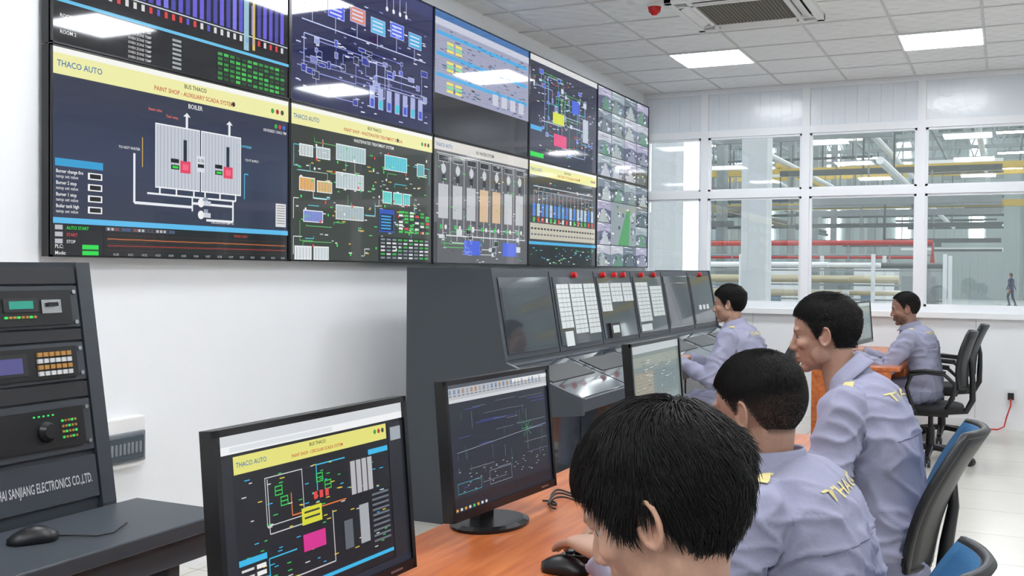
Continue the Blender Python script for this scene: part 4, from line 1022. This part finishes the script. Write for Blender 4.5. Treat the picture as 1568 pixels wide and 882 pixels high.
    for s in (1, -1):
        G = []; ok = True
        for i in range(7):
            for j in range(4):
                px = C7.x-.012+(-.012+.009*j)*(1-.1*i/8)+.004; py = s*(.105+.011*i)
                h = bvh.ray_cast(Vector((px, py, 2)), Vector((0, 0, -1)))
                if h[0] is None: ok = False; G.append(Vector((px, py, 1)))
                else: G.append(h[0]+h[1]*.004)
        if ok: ep.add(G, [(i*4+j, i*4+j+1, (i+1)*4+j+1, (i+1)*4+j) for i in range(6) for j in range(3)])
    ep.obj('epaulettes', [m_gold], root, smooth=True)
    se = MB()
    def proj(t, yy):
        t0 = sp(t); h = bvh.ray_cast(t0+bk*.5+Vector((0, yy, 0)), -bk); return (h[0]+bk*.0008) if h[0] else None
    pl = [proj(.64, -.17+.34*k/30) for k in range(31)]; pl = [q for q in pl if q]
    if len(pl) > 5: se.tube(pl, .0022, 6)
    se.obj('seams', [m_seam], root, smooth=True)
    if text:
        vs, fs, w = textmesh('THACO'); tb = MB(); h_ = .026; k = h_/.7; kx = k*2.0; V2 = []
        for (a, b_, c) in vs:
            yy = -(a-w/2)*kx; t0 = C7-up_*(.082)+up_*(b_*k)
            h = bvh.ray_cast(t0+bk*.5+Vector((0, yy, 0)), -bk)
            V2.append(h[0]+bk*.004 if h[0] else t0+bk*.1)
        tb.add(V2, fs); tb.obj('back_lettering', [m_gold], root)
    return root

PI = math.pi
hp_long = dict(n=26000, top=.064, side=.040, mess=.36, lift=.65, thick=.00065, grav=.3, vol=1.55, front=-.3)
hp_fade = dict(n=26000, top=.024, side=.0035, mess=.28, lift=.75, thick=.0005, grav=.05, vol=.5, sided=.66, skeep=.85, z0=.025, zr=.075, front=0)
hp_norm = dict(n=16000, top=.042, side=.014, mess=.42, lift=.9, thick=.0007, grav=.2, vol=1.1, front=-.35)
hp_short = dict(n=5000, top=.020, side=.008, mess=.25, lift=.7, thick=.001, grav=.1, vol=.5, sided=.8)
person(3.078, 1.21, PI, 12, .465, 2, 26, (0, 0, 0), (.44, .17, .775), (.44, -.14, .775), 'C99F88', hp_long, seed=3, pz=.51)
person(2.99, 2.20, PI, 14, .475, -16, 14, (-.01, 0, -.022), (.43, .17, .775), (.43, -.15, .775), 'B48E7A', hp_fade, style='fade', seed=5, scale=1.0, pz=.52)
person(2.985, 3.29, PI, 10, .535, 6, 9, (.04, 0, -.003), (.37, .18, .775), (.37, -.14, .775), 'B38C79', hp_norm, seed=8, scale=.99, pz=.54, ehint=-1.1)
person(2.78, 8.15, PI, 11, .485, 12, 12, (0, 0, 0), (.46, .2, .775), (.44, -.15, .775), 'A6806E', hp_short, style='recede', seed=12, stubble=True, voxel=.009, pz=.515)
person(1.82, 6.6, PI, 8, .52, 4, 8, (0, 0, 0), (.38, .2, .80), (.40, -.12, .80), 'B9937F', hp_norm, seed=15, voxel=.009, knee=.36, pz=.53)
chair(3.07, 1.21, PI, 'B', .42, -.12, False, .15); chair(2.90, 2.2, PI, 'B', .425, -.145, False, .15); chair(2.875, 3.29, PI, 'B', .45, -.035, False, .15)
chair(2.83, 8.15, PI, seatz=.425, rec=.06); chair(1.86, 6.6, PI, seatz=.44); chair(2.85, 9.25, PI)

# ------------------------------------------------------------------ factory hall beyond windows
m_hf = M('hall_floor', 'A4AAA8', .35, nscale=.5, var=.08); m_hw = M('hall_cladding', 'A3ADAB', .6, var=.05, nscale=.4); m_hs = M('hall_steel', '8E9494', .5, var=.1)
m_hwhite = M('hall_white', 'E8EAEA', .5, var=.02); m_hy = M('crane_yellow', 'C8AE60', .5); m_hr = M('pipe_red', 'B03A34', .5); m_tube = M('cream_tube', 'CDC4A8', .5); m_sky = M('skylight', 'F4FAFF', .5, emit=5.)
m_hd = M('hall_dark_steel', '626868', .5, var=.1)
HZ = -.3
h = MB(); h.box(-30, 30, RY1+.12, 76, HZ-.1, HZ); h.obj('hall_floor', [m_hf])
h = MB(); h.box(-30, 30, 75, 75.2, HZ, 12)
for k in range(120): h.box(-30+k*.5, -29.85+k*.5, 74.93, 75, HZ, 12)
for k in range(12):
    for z in (3.6, 8.0): h.box(-26.5+k*4.6, -25.6+k*4.6, 74.85, 74.95, z, z+2.3, 1)
h.obj('hall_wall_far', [m_hw, m_sky])
h = MB(); h.box(30, 30.2, 10.3, 75, HZ, 12); h.box(-30.2, -30, 10.3, 75, HZ, 12); h.obj('hall_wall_sides', [m_hw])
h = MB(); h.box(-30, 30, 10.3, 76, 11.2, 11.3)
for k in range(14): h.box(-29+k*4.4, -27.4+k*4.4, 12, 74, 11.15, 11.19, 1)
h.obj('hall_roof', [m_hs, m_sky])
h = MB()
for k in range(11):
    yy = 15+k*6
    h.box(-30, 30, yy-.1, yy+.1, 8.4, 8.6); h.box(-30, 30, yy-.1, yy+.1, 10.4, 10.6)
    for j in range(40):
        x0_ = -30+j*1.5; h.tube([(x0_, yy, 8.5), (x0_+.75, yy, 10.5), (x0_+1.5, yy, 8.5)], .05, 5)
    for xx in (-14, -5, 4.5, 14):
        if yy > 20 or xx > 10 or xx < -10: h.box(xx-.15, xx+.15, yy-.15, yy+.15, HZ, 8.5)
for xx in range(-28, 30, 4): h.box(xx-.05, xx+.05, 12, 74, 8.3, 8.45)
h.obj('hall_roof_trusses', [m_hs])
h = MB()
for yy, z in ((34, 4.55), (34.6, 3.45), (48, 5.6)): h.box(-9, 14, yy-.1, yy+.1, z, z+.2)
for xx in (-3.5, 8.5): h.box(xx, xx+.15, 34, 60, 4.8, 4.95)
h.obj('overhead_crane_beams', [m_hy])
h = MB(); rr_ = random.Random(9)
for k in range(46):
    yy = rr_.uniform(24, 62); z = rr_.uniform(2.2, 6.6); x0_ = rr_.uniform(-12, 2); x1_ = min(3.2, x0_+rr_.uniform(3, 12)); t_ = rr_.uniform(.05, .13)
    h.box(x0_, x1_, yy-t_, yy+t_, z, z+t_*1.4, rr_.choice((0, 1, 1, 2)))
    for q in range(int((x1_-x0_)/1.6)):
        if rr_.random() < .6: h.box(x0_+q*1.6, x0_+q*1.6+.05, yy, yy+.05, z, min(7.0, z+rr_.uniform(.8, 5)), rr_.randint(0, 1))
for k in range(8):
    xx = rr_.uniform(-9, 3); z = rr_.uniform(3, 6.5); h.tube([(xx, 24, z), (xx, 60, z)], .09, 8, rr_.choice((1, 2)))
h.obj('overhead_conveyor_structure', [m_hs, m_hd, m_hwhite])
h = MB()
h.tube([(-3.6, 22, 1.5), (-3.6, 22, 2.0), (2.0, 22, 2.0), (2.0, 22, 1.5)], .055, 10, 0)
h.tube([(-3.2, 23, 1.72), (1.6, 23, 1.72)], .035, 10, 0)
for k in range(8): h.tube([(-3.6+k*.8, 22, 1.5), (-3.6+k*.8, 22, 2.0)], .02, 6, 1)
h.tube([(-3.6, 22.0, 1.75), (2.0, 22.0, 1.75)], .02, 8, 1)
h.tube([(1.9, 22.3, HZ), (1.9, 22.3, 1.6)], .06, 8, 1); h.tube([(-3.5, 22.3, HZ), (-3.5, 22.3, 1.6)], .06, 8, 1)
h.obj('red_pipe_frame', [m_hr, m_hs])
h = MB(); rr_ = random.Random(4)
for r in range(7):
    for k in range(5): h.tube([(-4+rr_.uniform(-.6, .4), 18.2+k*.3, .05+r*.245), (1.9+rr_.uniform(-1.4, .6), 18.2+k*.3, .05+r*.245)], rr_.uniform(.035, .07), 10, rr_.choice((0, 1, 1, 3)))
    h.box(-4.2, 2.4, 18.0, 18.05, -.06+r*.245, -.03+r*.245, 2)
for k in range(7): h.box(-4.2+k*1.1, -4.14+k*1.1, 17.95, 18.03, HZ, 1.7, 1); h.box(-4.2+k*1.1, -4.14+k*1.1, 19.7, 19.78, HZ, 1.7, 1)
h.obj('pipe_storage_rack', [m_tube, m_hwhite, m_hs, m_hd])
h = MB()
for k in range(8):
    x0_ = -8+k*1.25; hh_ = rr_.uniform(.9, 2.2); h.box(x0_, x0_+rr_.uniform(.7, 1.1), 30, 31.5, HZ, hh_, k % 2); h.box(x0_+.2, x0_+.5, 29.9, 30, .4, .9, 2)
h.obj('factory_machines', [m_hwhite, m_hs, M('machine_blue', '6E8598', .5)])
h = MB(); h.box(-9, -1.35, 17.0, 17.2, HZ, 8); h.obj('hall_partition_white', [M('hall_daylit_glow', 'FAFCFC', .6, var=.01, emit=.75)])  # white wall given emission to imitate overexposed daylight on it
for xx, yy in ((.26, 14.0), (-.75, 13.2)):
    h = MB(); h.box(xx-.17, xx+.17, yy-.17, yy+.17, HZ, 8.4, 0); h.box(xx-.22, xx+.22, yy-.22, yy+.22, HZ, HZ+.3, 0); h.obj('hall_column', [m_hwhite])
h = MB(); h.box(-8.5, -1.6, 15.2, 16.8, .3, 2.3, 0)
for k in range(8): h.box(-8.3+k*.85, -7.6+k*.85, 15.17, 15.2, 1.35, 1.95, 1)
for xx in (-7.2, -2.9): h.tube([(xx, 15.15, .2), (xx, 15.4, .2)], .48, 20, 2)
h.obj('unpainted_bus', [m_hwhite, M('bus_glass', '9AA6AC', .2), m_dark], bevel=.05)
h = MB()
for i in range(6):
    for j in range(7):
        x0_, y0_ = -16+i*6.5, 15+j*8; h.box(x0_-.6, x0_+.6, y0_-.15, y0_+.15, 7.2, 7.25, 0); h.box(x0_-.62, x0_+.62, y0_-.17, y0_+.17, 7.25, 7.33, 1); h.box(x0_-.01, x0_+.01, y0_, y0_+.02, 7.33, 8.4, 1)
h.obj('high_bay_lamps', [M('hibay_emit', 'FFFFFF', .5, emit=28.), m_hs])
# distant walking man
wm = MB()
wm.tube([(0, .09, .92), (.12, .1, .5), (.0, .1, .07)], [.09, .065, .045], 12); wm.tube([(0, -.09, .92), (-.02, -.1, .5), (-.2, -.1, .1)], [.09, .065, .045], 12)
wm.etube([(0, 0, .88), (0, 0, 1.05), (.01, 0, 1.3), (.01, 0, 1.44), (.01, 0, 1.52)], [(0, 1, 0)]*5, [(1, 0, 0)]*5, [.16, .14, .18, .15, .06], [.1, .09, .11, .09, .055], 16)
for s in (1, -1): wm.tube([(.01, s*.19, 1.42), (-.03*s, s*.23, 1.14), (.1*s, s*.22, .9)], [.052, .042, .03], 10); wm.ell((.12*s, s*.22, .84), (.025, .02, .06)); wm.ell((-.2 if s < 0 else .05, s*.1, .04), (.13, .05, .045))
wm.tube([(.01, 0, 1.45), (.02, 0, 1.6)], .05, 10); wm.ell((.025, 0, 1.64), (.1, .078, .12))
me = remesh(wm, .02, 3)
for m_ in (M('walker_blue', '3A4458', .8), M('walker_skin', 'A9775C', .6), M('walker_hair', '15120F', .6)): me.materials.append(m_)
for p in me.polygons: c = p.center; p.material_index = 2 if (c.z > 1.66 or (c.z > 1.56 and c.x < -.02)) else (1 if c.z > 1.52 or (abs(c.y) > .15 and c.z < .9 and c.z > .7) else 0)
me.transform(Matrix.Translation((0, 0, -min(v.co.z for v in me.vertices))))
o = bpy.data.objects.new('walking_man', me); COL.objects.link(o); o.location = (3.6, 60, HZ); o.rotation_euler = (0, 0, PI*.8)

# world
wd_ = bpy.data.worlds.new('world'); scene.world = wd_; wd_.use_nodes = True
bg = wd_.node_tree.nodes['Background']; bg.inputs[0].default_value = (.85, .92, 1, 1); bg.inputs[1].default_value = 1.0
